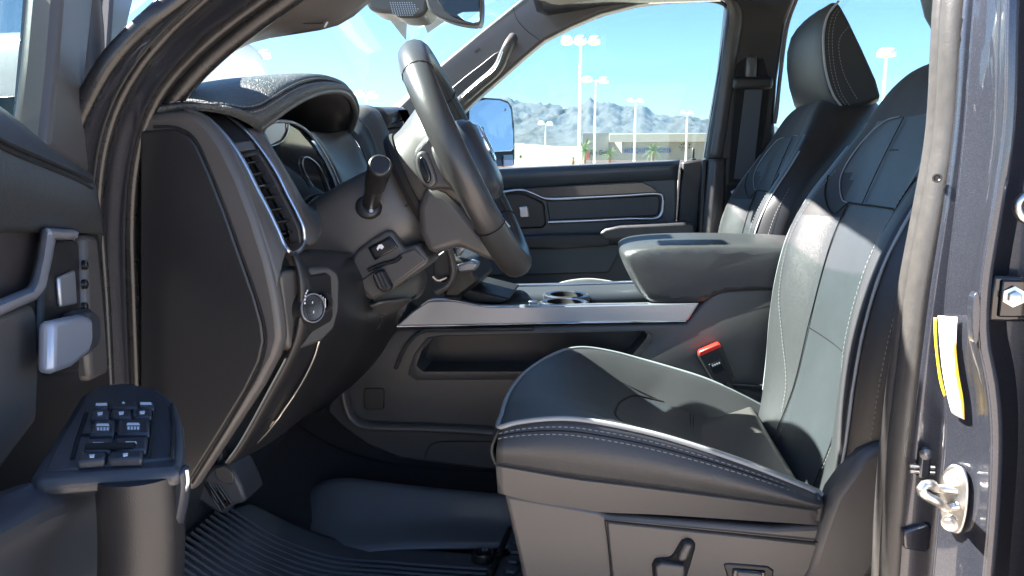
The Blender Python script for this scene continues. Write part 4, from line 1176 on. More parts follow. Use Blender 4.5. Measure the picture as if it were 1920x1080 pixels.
# instrument cluster: lens, silver rim, bezel round it
LENS = [(496, 250), (500, 238), (514, 229), (532, 227), (552, 231), (576, 246), (598, 272), (616, 302), (630, 332), (638, 356), (634, 364), (614, 365), (600, 368), (590, 376), (580, 386), (572, 384), (556, 360), (536, 326), (514, 288)]
def yl(u):
    return -.23 + (u - 496) * (.27 / 142)
lens_pts = [P(u, v, yl(u)) for u, v in LENS]
cl = prism('instrument_cluster', [p + Vector((-.006, 0, 0)) for p in lens_pts], Vector((-.008, 0, 0)), 'gloss_black', dash, bevel=.001)
tube('cluster_rim', lens_pts, .0022, 'silver_dark', cl, n=80, seg=6, closed=True)
tube('cluster_rim', [P(u, v, yl(u) - .004) for u, v in ((568, 378), (576, 388), (584, 384), (592, 374), (602, 368), (616, 366), (634, 364))], .0022, 'silver', cl, n=30, seg=6)
for px in ([(546, 231), (544, 246), (536, 262), (524, 270), (512, 274)], [(574, 296), (580, 294), (600, 308), (612, 330), (622, 356)], [(574, 296), (572, 306), (580, 330), (592, 350)]):
    tube('gauge_ring', [P(u, v, yl(u) - .003) + Vector((-.004, 0, 0)) for u, v in px], .0012, 'silver', cl, n=24, seg=6)
prism('gauge_face', [P(u, v, yl(u) - .002) + Vector((-.0045, 0, 0)) for u, v in ((500, 240), (514, 231), (540, 231), (540, 246), (530, 262), (512, 272), (504, 260))], Vector((-.001, 0, 0)), 'silver_dark', cl, bevel=0)
# bezel filling between lens and vent frame / hood / column
bz1 = [P(u, v, -.298) for u, v in ((478, 246), (498, 270), (520, 305), (543, 348), (562, 392), (574, 430), (580, 460))]
bz2 = [P(u, v, -.262) for u, v in ((488, 244), (508, 276), (530, 312), (553, 352), (574, 392), (590, 420), (600, 440))]
bz3 = [P(u, v, yl(u)) for u, v in ((496, 250), (514, 288), (536, 326), (556, 360), (572, 384), (580, 387), (590, 378))]
ruled('cluster_bezel', [pl(YR, VR[2:]), bz1, bz2, bz3], 'plastic', dash, n=30, thick=.003, mid=3)
for k in range(3):
    prism('bezel_mark', [P(506 + k * 3 + a, 286 + k * 5 + b, -.285) for a, b in ((0, 0), (6, -2), (7, 2), (1, 4))], Vector((-.001, 0, 0)), 'void', dash, bevel=0)
# panel right of the cluster falling behind the column, centre-stack side and upper vents
ruled('cluster_bezel', [[P(u, v, yl(u)) for u, v in ((576, 246), (598, 272), (616, 302), (630, 332), (638, 356))], pl(.10, [(618, 250), (634, 272), (648, 300), (660, 330), (668, 360)]), pl(.17, [(650, 244), (664, 262), (676, 284), (688, 312), (694, 345)])], 'plastic', dash, n=24, thick=.003, mid=4)
ruled('stack_bezel', [pl(.19, [(652, 248), (668, 262), (682, 288), (692, 320), (696, 350)]), pl(.24, [(656, 220), (682, 234), (698, 262), (708, 300), (712, 340)])], 'leather_smooth', dash, n=20, thick=.004)
ruled('stack_trim', [pl(.24, [(656, 219), (670, 222), (684, 236), (698, 262), (708, 296), (714, 340)]), pl(.27, [(662, 203), (684, 205), (702, 222), (716, 250), (728, 286), (738, 330)]), pl(.295, [(672, 201), (696, 203), (712, 216), (724, 240), (738, 284), (748, 330)])], 'plastic_grey', dash, n=30, thick=.004, mid=4)
tube('silver_trim', pl(.30, [(672, 200), (694, 202), (708, 212), (718, 232), (730, 262), (742, 296), (750, 330)]), .0042, 'silver', dash, n=40, seg=8)
ruled('stack_top', [pl(.31, [(690, 201), (705, 205), (716, 222), (724, 240)]), pl(.42, [(722, 202), (748, 204), (755, 214), (756, 222)]), pl(.52, [(740, 202), (756, 204), (764, 212), (766, 222)])], 'wood_dark', dash, n=16, thick=.004, mid=3)
prism('stack_vent', pl(.36, [(728, 236), (757, 226), (768, 282), (748, 294), (744, 288)]), Vector((-.02, 0, 0)), 'plastic', dash, bevel=.002)
for v in (239, 252, 266, 279):
    prism('vent_slat', pl(.345, [(732 + (v - 239) * .3, v + 1), (750 + (v - 239) * .2, v - 2), (751 + (v - 239) * .2, v + 2), (733 + (v - 239) * .3, v + 5)]), Vector((-.014, 0, 0)), 'void', dash, bevel=.001)
prism('touch_screen', pl(.40, [(756, 210), (764, 206), (778, 240), (790, 280), (800, 330), (775, 330), (768, 270)]), Vector((-.02, 0, 0)), 'gloss_black', dash, bevel=.002)

# headlamp switch in its bezel
hbz = prism('switch_bezel', [P(u, v, -.375 + (u - 524) * .0009) for u, v in ((526, 520), (533, 508), (560, 503), (618, 500), (634, 510), (638, 526), (637, 582), (628, 616), (604, 640), (552, 660), (541, 650))], Vector((-.05, .01, 0)), 'plastic', dash, bevel=.010, seg=4)
prism('switch_recess', [P(u, v, -.378 + (u - 524) * .0009) + Vector((.0015, 0, 0)) for u, v in ((562, 520), (612, 511), (620, 518), (624, 594), (618, 604), (570, 632), (565, 624))], Vector((-.006, 0, 0)), 'void', dash, bevel=.003)
kc = P(574, 577, -.335)
ka = Vector((.86, -.50, .08)).normalized()
kn = lathe('headlamp_knob', kc + ka * -.006, ka, [(0, .0225), (.004, .0225), (.016, .0200), (.0195, .0190), (.0205, .016), (.0195, .0155)], 'plastic_dark', dash, seg=36)
lathe('knob_ring', kc + ka * .0135, ka, [(0, .0186), (.0012, .0180), (.0012, .0170), (0, .0168)], 'silver_dark', kn, seg=36)
for k in range(5):
    a = 1.9 + k * .32
    c = P(577, 556, -.345) + Vector((0, .014 * cos(a) + .004, .014 * sin(a) - .006))
    rbox('dial_mark', c, (.001, .0034, .0026), 'white_print', dash, bevel=.0004)
for k, (u, v) in enumerate(((586, 567), (588, 585))):
    rbox('dial_mark', P(u, v, -.372), (.0006, .003, .003), 'white_print', dash, bevel=.0003)
for k in range(3):
    c = P(601 + k * 4, 566, -.312)
    lathe('dimmer_wheel', c, (0, -1, 0), [(0, .012), (.003, .013), (.004, .012)], 'plastic_dark', dash, seg=20)
    rbox('dial_mark', P(602 + k * 4, 562 + k * 3, -.325), (.001, .0012, .012), 'white_print', dash, bevel=.0003)

# knee panel and lower dash shell, a long moulding running across
k0 = pl(-.355, [(548, 474), (560, 510), (560, 600), (548, 650), (505, 735), (448, 838), (425, 870)])
k1 = pl(-.22, [(592, 470), (640, 520), (644, 610), (620, 672), (562, 762), (520, 812), (500, 830)])
k2 = pl(-.02, [(690, 480), (700, 545), (696, 610), (672, 664), (628, 720), (592, 760), (575, 776)])
k3 = pl(.16, [(770, 500), (765, 556), (744, 605), (708, 668), (668, 712), (630, 744), (600, 768)])
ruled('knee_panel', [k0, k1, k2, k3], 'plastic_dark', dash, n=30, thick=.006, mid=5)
tube('edge_highlight', pl(-.30, [(598, 640), (590, 668), (566, 718), (530, 772), (502, 810), (478, 834), (452, 852)]), .0015, 'zinc', dash, n=40, seg=6)  # bright lines put in for reflections along the panel gaps
tube('edge_highlight', pl(-.31, [(503, 774), (486, 806), (464, 834), (446, 848)]), .0012, 'zinc', dash, n=20, seg=6)
prism('panel_clip', pl(-.30, [(506, 782), (516, 776), (512, 796), (494, 812), (494, 804)]), .006, 'zinc', dash, bevel=.001)
tube('edge_highlight', pl(-.05, [(620, 720), (610, 736), (596, 752), (584, 764)]), .0012, 'zinc', dash, n=16, seg=6)
for k in range(3):
    tube('knee_mark', pl(-.08, [(716 - k * 2, 596 + k * 7), (711 - k * 2, 603 + k * 7)]), .0012, 'void', dash, n=4, seg=5, smooth_path=False)

# ------------------------------------------------------------------ steering column
WC = P(877, 302, 0)
WN = Vector((cos(radians(26)) * cos(radians(5)), cos(radians(26)) * sin(radians(5)), sin(radians(26))))
WU = Vector((-sin(radians(26)), 0, cos(radians(26))))
WY = WU.cross(WN) * -1.0
WY = WY if WY.y > 0 else -WY
def col_sec(t, up, dn, hw, n=28, pw=3.4):
    c = WC - WN * t
    out = []
    for i in range(n):
        a = 2 * pi * i / n
        ca, sa = cos(a), sin(a)
        y = hw * math.copysign(abs(ca) ** (2 / pw), ca)
        z = (up if sa > 0 else dn) * math.copysign(abs(sa) ** (2 / pw), sa)
        out.append(c + WY * y + WU * z)
    return out
colm = body_loft('steering_column', [col_sec(*s) for s in ((.095, .050, .080, .060), (.10, .056, .088, .066), (.15, .056, .094, .072), (.20, .056, .096, .074), (.26, .050, .090, .074), (.32, .03, .07, .065))], 'plastic', truck, smooth=50)
tube('shroud_seam', [p + Vector((0, -.0006, 0)) for p in pl(-.0745, [(602, 458), (640, 432), (676, 410), (730, 398), (775, 380)])], .0009, 'void', colm, n=30, seg=5)
ds = lathe('stalk_base', P(682, 398, -.070), (.15, -1, .25), [(-.012, .037), (.003, .036), (.006, .032), (.007, .01)], 'plastic', colm, seg=36)
lathe('stalk_boot', P(692, 388, -.083), (.25, -1, .55), [(0, .021), (.004, .0205), (.008, .017), (.009, .012)], 'plastic_dark', colm, seg=28)
p0, p1 = P(693, 388, -.075), P(713, 309, -.195)
ax = (p1 - p0).normalized()
L = (p1 - p0).length
stk = lathe('turn_signal_stalk', p0, ax, [(0, .0125), (L * .50, .0135), (L * .52, .0150), (L * .56, .0158), (L * .94, .0172), (L * .985, .0168), (L, .0150), (L + .0006, .0138), (L - .0006, .0132)], 'plastic_dark', colm, seg=36)
lathe('stalk_glint', P(696, 396, -.096), (0.3, -1, .3), [(0, .004), (.002, .003)], 'zinc', colm, seg=10)
# block with pedal switch and tilt lever
blk = prism('column_block', pl(-.096, [(655, 492), (668, 470), (700, 446), (722, 433), (734, 433), (742, 446), (757, 467), (768, 462), (778, 458), (786, 461), (806, 487), (800, 498), (730, 548), (700, 562), (686, 560), (672, 530), (662, 516)]), .08, 'plastic', colm, bevel=.006, seg=3)
prism('block_lip', pl(-.099, [(668, 532), (700, 508), (720, 496), (754, 474), (778, 466), (800, 489), (728, 543), (698, 560)]), .01, 'plastic', blk, bevel=.003)
sbz = prism('pedal_switch', pl(-.100, [(689, 464), (731, 443), (746, 464), (702, 489)]), .008, 'gloss_black', colm, bevel=.002)
prism('switch_rocker', pl(-.1025, [(694, 465), (729, 447), (740, 463), (704, 484)]), .006, 'plastic_dark', sbz, bevel=.002)
prism('icon', pl(-.1032, [(706, 466), (710, 459), (716, 458), (720, 463), (716, 468), (712, 465), (708, 470)]), .0005, 'white_print', sbz, bevel=0)
tube('lever_slot', pl(-.0995, [(690, 507), (715, 496), (744, 488), (752, 480)]), .003, 'void', blk, n=16, seg=6)
lv = prism('tilt_lever', pl(-.115, [(697, 517), (708, 508), (717, 507), (724, 522), (733, 538), (730, 546), (718, 550), (706, 540)]), .02, 'plastic_dark', colm, bevel=.003, seg=2)
for a in (0, 7, 13):
    tube('lever_rib', pl(-.1155, [(702 + a, 514 - a * .3), (714 + a, 541 - a * .3)]), .0011, 'plastic', lv, n=6, seg=6, smooth_path=False)
ruled('column_skirt', [pl(-.06, [(652, 500), (668, 545), (690, 572), (712, 566)]), pl(-.02, [(700, 500), (712, 560), (720, 590), (760, 560)]), pl(.06, [(780, 480), (800, 520), (790, 550), (780, 560)])], 'plastic', colm, n=16, thick=.004, mid=4)

# ------------------------------------------------------------------ steering wheel
R0, r0 = .184, .0205
V, F = [], []
NS, NT = 96, 14
for i in range(NS):
    a = 2 * pi * i / NS
    rad = WU * cos(a) + WY * sin(a)
    thick = r0 * (1 + .07 * cos(2 * a + .3))
    for k in range(NT):
        g = 2 * pi * k / NT
        V.append(WC + rad * (R0 + thick * cos(g)) + WN * (thick * 1.12 * sin(g)))
for i in range(NS):
    for k in range(NT):
        F.append((i * NT + k, i * NT + (k + 1) % NT, ((i + 1) % NS) * NT + (k + 1) % NT, ((i + 1) % NS) * NT + k))
wheel = obj('steering_wheel', V, F, 'leather_wheel', truck, smooth=60)
wheel['label'] = 'black leather steering wheel with control pods behind its spokes'
def ring_at(name, a, rr, rad=.0009, m='void'):
    rv = WU * cos(a) + WY * sin(a)
    pts = [WC + rv * (R0 + rr * cos(g)) + WN * (rr * 1.12 * sin(g)) for g in [2 * pi * k / 18 for k in range(18)]]
    tube(name, pts, rad, m, wheel, closed=True, seg=5, smooth_path=False)
for a in (-.78, .78, -2.20, 2.20):
    ring_at('rim_seam', a, r0 * 1.03)
# seam line running round the inner face of the rim
for g in (2.55, ):
    pts = [WC + (WU * cos(a) + WY * sin(a)) * (R0 + (r0 * 1.06) * cos(g)) + WN * (r0 * 1.18 * sin(g)) for a in [2 * pi * k / 80 for k in range(80)]]
    tube('rim_stitch', pts, .0009, 'plastic', wheel, closed=True, seg=5, smooth_path=False)
def wpt(y, z, n):
    return WC + WY * y + WU * z + WN * n
# hub: back cover (bowl), airbag cushion, badge
lathe('back_cover', WC, -WN, [(.004, .108), (.012, .116), (.030, .114), (.050, .104), (.075, .092), (.097, .086), (.105, .07)], 'plastic', wheel, seg=44, up=WU, squash=.95)
secs = []
for n, s in ((-.012, 1.0), (.008, 1.02), (.022, .97), (.032, .86), (.037, .66), (.039, .4)):
    secs.append([wpt(.088 * s * math.copysign(abs(cos(a)) ** .62, cos(a)), (.060 if sin(a) > 0 else .078) * s * math.copysign(abs(sin(a)) ** .62, sin(a)) + .002, n) for a in [2 * pi * k / 36 for k in range(36)]])
hub = body_loft('airbag_cover', secs, 'plastic_blue', wheel, smooth=60)
lathe('badge', wpt(0, .012, .0385), WN, [(0, .032), (.003, .032), (.005, .028), (.0055, .01)], 'chrome', wheel, seg=28, up=WU)
lathe('badge_face', wpt(0, .012, .0432), WN, [(0, .022), (.0015, .020), (.002, .008)], 'gloss_black', wheel, seg=24, up=WU)
# spokes: near, far, lower
def spoke(yc0, yc1, z0, z1, m='leather_wheel'):
    A = [(yc0, z0[0]), (yc0, z0[1]), (yc1, z1[1]), (yc1, z1[0])]
    prism('spoke', [wpt(y, z, .010) for y, z in A], WN * -.030, m, wheel, bevel=.008, seg=3)
spoke(-.180, -.085, (-.050, .040), (-.045, .050), 'leather')
spoke(.180, .085, (-.050, .040), (-.045, .050), 'leather')
prism('spoke', [wpt(y, z, .004) for y, z in ((-.050, -.08), (.050, -.08), (.040, -.182), (-.040, -.182))], WN * -.022, 'plastic', wheel, bevel=.006, seg=3)
# rear-of-spoke switch pods
for sy in (-1, 1):
    c = wpt(sy * .150, -.004, -.026)
    pod = prism('control_pod', [c + WY * (sy * .018 * cos(a)) + WU * (.034 * sin(a)) + WN * (-.004 * cos(a)) for a in [2 * pi * k / 20 for k in range(20)]], WN * .022, 'plastic', wheel, bevel=.004, seg=3)
# the near pod as it shows: raised oval with rocker
po = prism('control_pod', pl(-.166, [(778, 300), (782, 288), (790, 283), (798, 286), (806, 302), (814, 322), (818, 340), (812, 350), (802, 352), (792, 342), (782, 322)]), .03, 'plastic', wheel, bevel=.004, seg=3, smooth_outline=2)
prism('audio_rocker', pl(-.170, [(783, 302), (788, 293), (794, 294), (802, 312), (808, 330), (806, 342), (798, 344), (790, 330)]), .01, 'gloss_black', wheel, bevel=.003, seg=2, smooth_outline=2)
prism('thumb_rest', pl(-.158, [(772, 304), (776, 280), (790, 262), (806, 248), (822, 268), (842, 306), (862, 346), (872, 374), (842, 356), (824, 354), (808, 358), (792, 350), (780, 330)]), .05, 'leather', wheel, bevel=.010, seg=3)
prism('lower_cover', pl(-.105, [(796, 350), (836, 360), (868, 392), (905, 440), (950, 498), (905, 484), (860, 462), (836, 470), (806, 478), (786, 440), (782, 390)]), .2, 'plastic', wheel, bevel=.026, seg=5)
lathe('column_gap', WC, -WN, [(.088, .092), (.096, .094), (.104, .090)], 'void', wheel, seg=36, up=WU)
lathe('cover_hole', WC - WN * .035 + WY * -.106 + WU * -.028, (0, -1, 0), [(0, .0035), (.0012, .0035)], 'void', wheel, seg=10)
# ------------------------------------------------------------------ centre console
YC = .285
W = .29
side = [(742, 612), (772, 585), (803, 564), (850, 563), (884, 570), (918, 575), (1060, 573), (1214, 570), (1312, 568), (1291, 600), (1285, 602)]
con = prism('center_console', pl(YC + .004, [(745, 616), (1286, 605), (1312, 571), (1340, 546), (1375, 541), (1560, 536), (1640, 900), (900, 880), (750, 860), (690, 836), (640, 800), (612, 770), (640, 716), (690, 668)]), W - .01, 'plastic', truck, bevel=.008, seg=3)
con['label'] = 'grey and silver centre console with cup holder and long side pocket'
prism('console_rail', pl(YC - .004, side), .022, 'silver_dark', con, bevel=.003)
tube('rail_edge', pl(YC - .001, [(790, 573), (805, 563), (850, 563), (884, 570), (918, 575), (1060, 573), (1214, 570)]), .0022, 'silver', con, n=50, seg=8)
tube('rail_lip', pl(YC - .005, [(742, 612), (900, 609), (1100, 605), (1286, 602)]), .0016, 'silver', con, n=30, seg=6)
# far rail and dark tray between
zt = P(1000, 574, YC).z
far = pl(YC + W - .03, [(868, 530), (905, 533), (940, 535), (1060, 533), (1188, 529), (1300, 526)])
tube('rail_edge', far, .004, 'silver', con, n=40, seg=8)
ruled('console_rail', [far, [p + Vector((0, .012, -.05)) for p in far]], 'silver_dark', con, n=20, thick=.006)
ruled('tray', [[p + Vector((0, -.004, -.004)) for p in far], [p + Vector((0, -.03, -.045)) for p in far]], 'plastic_blue', con, n=20, thick=.004)
tr = [Vector((p.x, y, zt - .02 + dz)) for p in (far[0], far[-1]) for y, dz in ((YC + .02, 0), (YC + W - .06, -.012))]
obj('tray_floor', [tr[0], tr[1], tr[3], tr[2]], [(0, 1, 2, 3)], 'plastic_dark', con, thick=.006, smooth=0)
# sloping lid ahead of the cup holders
prism('tray_lid', [P(u, v, YC + .05) for u, v in ((850, 540), (862, 536), (956, 560), (946, 570), (880, 570))], .20, 'plastic_dark', con, bevel=.005)
cupc = P(1056, 569, YC + .06)
cupc.y = YC + .085
for dx in (0, .09):
    c = Vector((cupc.x + dx * .0, YC + .09 + dx * 1.1, zt - .010))
    cup = lathe('cup_holder', c, (0, 0, 1), [(-.03, .030), (-.002, .036), (.004, .043), (.006, .048), (.004, .052), (-.01, .053)], 'silver', con, seg=36)
    lathe('cup_well', c + Vector((0, 0, .0045)), (0, 0, 1), [(-.02, .036), (.0, .038), (.0005, .037), (-.01, .034)], 'void', cup, seg=30)
rbox('cup_latch', P(1000, 567, YC + .04), (.018, .016, .008), 'silver', con, bevel=.002)
# long pocket in the side
pk = [(774, 692), (784, 664), (806, 640), (826, 636), (1000, 632), (1208, 627), (1216, 632), (1214, 640), (1190, 668), (1160, 694), (1000, 704), (786, 704)]
rimp = [(764, 702), (776, 664), (800, 634), (822, 630), (1000, 626), (1210, 621), (1224, 628), (1222, 642), (1196, 674), (1164, 702), (1000, 712), (780, 714)]
prism('pocket_rim', pl(YC - .0005, rimp), .006, 'plastic', con, bevel=.003, seg=2)
cut = prism('cut', pl(YC - .03, pk), .12, 'plastic_dark', None, bevel=0)
for ob_ in [c for c in con.children if c.name.startswith('pocket_rim')]:
    cut2 = prism('cut', pl(YC - .03, pk), .12, 'plastic_dark', None, bevel=0)
    bool_cut(ob_, cut2)
bool_cut(con, cut)
pin = [p + Vector((0, .085, 0)) for p in pl(YC, pk)]
prism('side_pocket', [p + (sum(pin, Vector()) / len(pin) - p) * -.02 for p in pin], .006, 'plastic_dark', con, bevel=.002)
# raised moulding at the front lower corner, small square hatch, seam
mold = pl(YC - .004, [(644, 722), (650, 758), (660, 782), (680, 796), (720, 800), (800, 802), (880, 806), (950, 812)])
tube('console_molding', mold, .015, 'plastic', con, n=60, seg=14, squash=(1, .6))
tube('console_molding', pl(YC - .002, [(742, 690), (760, 650), (790, 622), (860, 618), (1000, 616)]), .010, 'plastic', con, n=40, seg=12, squash=(1, .4))
prism('hatch', pl(YC - .0005, [(682, 732), (686, 728), (716, 728), (720, 732), (720, 764), (716, 768), (686, 768), (682, 764)]), .006, 'plastic_dark', con, bevel=.0015)
tube('panel_seam', pl(YC - .0002, [(796, 858), (806, 836), (818, 830), (860, 828), (940, 828)]), .0009, 'void', con, n=30, seg=5)
# gear/centre stack foot seen under the wheel
sk = tube('stack_frame', pl(.20, [(842, 468), (848, 490), (850, 512), (842, 532), (818, 548)]), .010, 'plastic_grey', con, n=30, seg=10, squash=(1, .7))
prism('stack_panel', pl(.225, [(812, 484), (838, 466), (846, 512), (836, 530), (812, 528)]), .02, 'plastic_blue', con, bevel=.003)
tube('stack_accent', pl(.21, [(812, 518), (822, 526), (838, 520)]), .003, 'chrome', con, n=10, seg=6)
prism('stack_switch', pl(.24, [(852, 466), (866, 460), (872, 466), (862, 480), (854, 482)]), .02, 'silver', con, bevel=.003)
prism('stack_switch', pl(.24, [(854, 498), (880, 490), (896, 494), (890, 508), (860, 512)]), .04, 'silver_dark', con, bevel=.004)
prism('stack_base', pl(.25, [(840, 480), (880, 486), (900, 530), (860, 560), (830, 560)]), .2, 'plastic_dark', con, bevel=.008)

# armrest lid over the console
aw = .28
prof = [(1164, 478), (1168, 470), (1184, 463), (1210, 459), (1260, 456), (1330, 455), (1400, 456), (1480, 458), (1560, 462), (1570, 540), (1480, 539), (1376, 539), (1350, 544), (1318, 560), (1306, 566), (1222, 566), (1206, 562), (1186, 528), (1172, 500)]
# loft of the side profile across the width: narrower at both sides so that edges roll over
def arm_row(y, s, drop, adv):
    out = []
    c = P(1380, 510, YC + .05)
    for u, v in prof:
        p = P(u, v, YC + .015)
        out.append(Vector((c.x + (p.x - c.x) * s + adv, y, c.z + (p.z - c.z) * s - drop)))
    return out
rowsA = [arm_row(YC - .004, .93, .004, .004), arm_row(YC + .002, .97, .003, .002), arm_row(YC + .016, 1.0, .0, 0), arm_row(YC + .06, 1.02, -.002, 0), arm_row(YC + .14, 1.03, -.004, 0), arm_row(YC + .23, 1.02, -.002, 0), arm_row(YC + .26, 1.0, 0, 0), arm_row(YC + .275, .94, .004, 0)]
n = len(prof)
F = grid_faces(len(rowsA), n, True)
F += [tuple(range(n - 1, -1, -1)), tuple(range((len(rowsA) - 1) * n, len(rowsA) * n))]
arm = obj('armrest_lid', [p for r in rowsA for p in r], F, 'leather', con, smooth=60, sub=1)
sA = [p + Vector((0, -.0015, .0015)) for p in pl(YC + .012, [(1178, 490), (1186, 484), (1214, 479), (1260, 476), (1330, 475), (1400, 474), (1470, 475)])]
dashes('stitching', [sA], .0055, .0035, .0009, 'thread', con)
tube('lid_seam', [p + Vector((0, .003, .001)) for p in sA], .0011, 'void', con, n=40, seg=5)
dashes('stitching', [pl(YC + .004, [(1178, 492), (1186, 512), (1200, 538), (1212, 562)])], .005, .0035, .0009, 'thread', con)
tube('lid_inlay', pl(YC + .10, [(1206, 468), (1250, 460), (1290, 459), (1292, 462), (1250, 466), (1208, 470)]), .0007, 'void', con, n=40, seg=6, closed=True)
# buckle standing between console and cushion
bk = prism('belt_buckle', pl(.262, [(1308, 668), (1312, 662), (1348, 646), (1354, 650), (1376, 706), (1374, 712), (1350, 724), (1340, 722)]), .022, 'plastic_dark', truck, bevel=.004, seg=3)
prism('release_button', pl(.2605, [(1309, 664), (1312, 659), (1347, 644), (1352, 647), (1353, 651), (1312, 669)]), .020, 'red_plastic', bk, bevel=.003)
prism('buckle_label', pl(.2600, [(1328, 684), (1350, 674), (1360, 694), (1338, 704)]), .004, 'gloss_black', bk, bevel=.001)
for k in range(4):
    prism('buckle_print', pl(.2594, [(1335 + k * 4, 685 - k * 1.7), (1337.6 + k * 4, 684 - k * 1.7), (1338.6 + k * 4, 687 - k * 1.7), (1336 + k * 4, 688 - k * 1.7)]), .0004, 'white_print', bk, bevel=0)
tube('buckle_stalk', pl(.270, [(1358, 716), (1372, 740), (1384, 770)]), .011, 'plastic_dark', bk, n=12, seg=8, squash=(1, .5))

# ------------------------------------------------------------------ front seats
YN = -.262
near = pl(YN, [(937, 804), (962, 797), (1000, 791), (1040, 788), (1080, 789), (1150, 800), (1230, 818), (1310, 842), (1400, 873), (1480, 905), (1541, 931)])
front = pl(0, [(937, 804, YN), (941, 780, -.205), (948, 755, -.15), (962, 728, -.06), (984, 702, .03), (1008, 684, .10), (1034, 669, .155), (1064, 658, .20), (1100, 655, .235)])
farc = pl(0, [(1100, 655, .235), (1150, 663, .252), (1200, 676, .26), (1260, 693, .262), (1320, 712, .262), (1380, 738, .262), (1430, 764, .262), (1476, 790, .262)])
rear = [near[-1], Vector((.30, -.15, near[-1].z - .012)), Vector((.31, 0, farc[-1].z - .005)), Vector((.31, .15, farc[-1].z - .005)), farc[-1]]
def dip(u, v):
    # u across (near to far), v front to rear: hollow between the bolsters
    w = max(0, min(1, (u - .0) / .20)) * max(0, min(1, (1 - u) / .20))
    w = w * w * (3 - 2 * w)
    fr = max(0, min(1, v / .12))
    crown = sin(pi * u) * .001 * max(0, 1 - v / .35)
    return Vector((0, 0, -.034 * w * min(1, max(0, v - .08) / .35) + crown + .006 * exp(-((u - .12) / .07) ** 2) * min(1, v / .3)))
NUc, NVc = 44, 44
crows = coons(front, rear, near, farc, NUc, NVc, dip)
V = [p for r in crows for p in r]
F = grid_faces(NVc, NUc)
fm = []
for j in range(NVc - 1):
    for i in range(NUc - 1):
        u, v = i / (NUc - 2), j / (NVc - 2)
        fm.append(1 if .19 < u < .80 else 0)
seat = prism('front_seat', pl(YN - .008, [(944, 925), (1122, 957), (1140, 966), (1450, 990), (1545, 985), (1556, 1000), (1500, 1110), (1440, 1200), (1000, 1200), (975, 1060)]), .53, 'plastic', truck, bevel=.014, seg=3)
seat['label'] = 'black leather driver seat with grey piping and white double stitching'
obj('cushion', V, F, 'leather', seat, smooth=60, mats=['leather', 'leather_smooth'], fm=fm, thick=.006)
# side walls of the cushion
bot = pl(YN - .010, [(930, 868), (960, 873), (1000, 880), (1078, 893), (1150, 902), (1230, 912), (1310, 922), (1400, 934), (1480, 945), (1531, 952)])
midw = [a.lerp(b, .5) + Vector((0, -.012, 0)) for a, b in zip(curve(near, 30), curve(bot, 30))]
ruled('cushion_side', [near, midw, bot], 'leather', seat, n=40, thick=.004, mid=5)
zb = bot[0].z
fb = [Vector((p.x + .002, p.y, zb - .02)) for p in curve(front, 20)]
ruled('cushion_front', [front, [a.lerp(b, .5) + Vector((-.012, 0, 0)) for a, b in zip(curve(front, 20), fb)], fb], 'leather', seat, n=30, thick=.004, mid=4)
ff = [Vector((p.x, p.y + .008, zb - .03)) for p in curve(farc, 20)]
ruled('cushion_side', [farc, [a.lerp(b, .5) + Vector((0, .014, 0)) for a, b in zip(curve(farc, 20), ff)], ff], 'leather', seat, n=30, thick=.004, mid=4)
# carrier band below the leather
band = pl(YN - .006, [(934, 922), (1000, 938), (1078, 950), (1122, 957), (1230, 962), (1310, 967), (1400, 973), (1480, 978), (1537, 982)])
ruled('cushion_carrier', [[p + Vector((0, .006, .002)) for p in bot], [p + Vector((0, -.002, -.004)) for p in bot], band, [p + Vector((0, .02, -.004)) for p in band]], 'plastic', seat, n=40, thick=.004)
fbb = [Vector((p.x + .010, p.y, zb - .055)) for p in curve(front, 20)]
ruled('cushion_carrier', [[p + Vector((.003, 0, .004)) for p in fb], fbb, [p + Vector((.05, 0, -.2)) for p in fbb]], 'plastic_dark', seat, n=30, thick=.004)
# piping and stitching
tube('piping', [p + Vector((0, 0, .0025)) for p in near[::-1] + front[1:] + farc[1:]], .0036, 'piping', seat, n=180, seg=8)
nr, br_ = curve(near, 40), curve(bot, 40)
mw = curve(midw, 40)
def wall(t):
    out = []
    for p, q, r in zip(nr, mw, br_):
        c = catmull([p, q, r], 20)
        out.append(c[int(t * (len(c) - 1))] + Vector((0, -.0028, 0)))
    return out
dashes('stitching', [wall(.12), wall(.235)], .0046, .0034, .0008, 'thread', seat)
tube('stitch_groove', [p + Vector((0, .001, 0)) for p in wall(.175)], .0013, 'void', seat, n=80, seg=5)
fs = [crows[j][int(.84 * (NUc - 1))] + Vector((0, 0, .0022)) for j in range(5, NVc - 3, 2)]
dashes('stitching', [fs], .0040, .0030, .0006, 'thread', seat)
# insert seams on the cushion
def cpt(u, v, lift=.0022):
    x, y = u * (NUc - 1), v * (NVc - 1)
    i, j = min(NUc - 2, int(x)), min(NVc - 2, int(y))
    a, b = x - i, y - j
    return crows[j][i] * ((1 - a) * (1 - b)) + crows[j][i + 1] * (a * (1 - b)) + crows[j + 1][i] * ((1 - a) * b) + crows[j + 1][i + 1] * (a * b) + Vector((0, 0, lift))
tube('cushion_seam', [cpt(u, v) for u, v in ((.20, .50), (.24, .40), (.36, .36), (.50, .35), (.64, .36), (.76, .40), (.80, .50))], .0026, 'void', seat, n=50, seg=6)
tube('cushion_seam', [cpt(u, v) for u, v in ((.20, .30), (.20, .50), (.20, .72), (.22, .96))], .0013, 'void', seat, n=40, seg=6)
tube('cushion_seam', [cpt(u, v) for u, v in ((.80, .30), (.80, .50), (.80, .72), (.78, .96))], .0013, 'void', seat, n=40, seg=6)
for dv in (0, .012):
    tube('cushion_seam', [cpt(u, .62 + dv + .02 * sin(pi * (u - .2) / .6)) for u in (.20, .35, .5, .65, .80)], .0011, 'void', seat, n=30, seg=5)

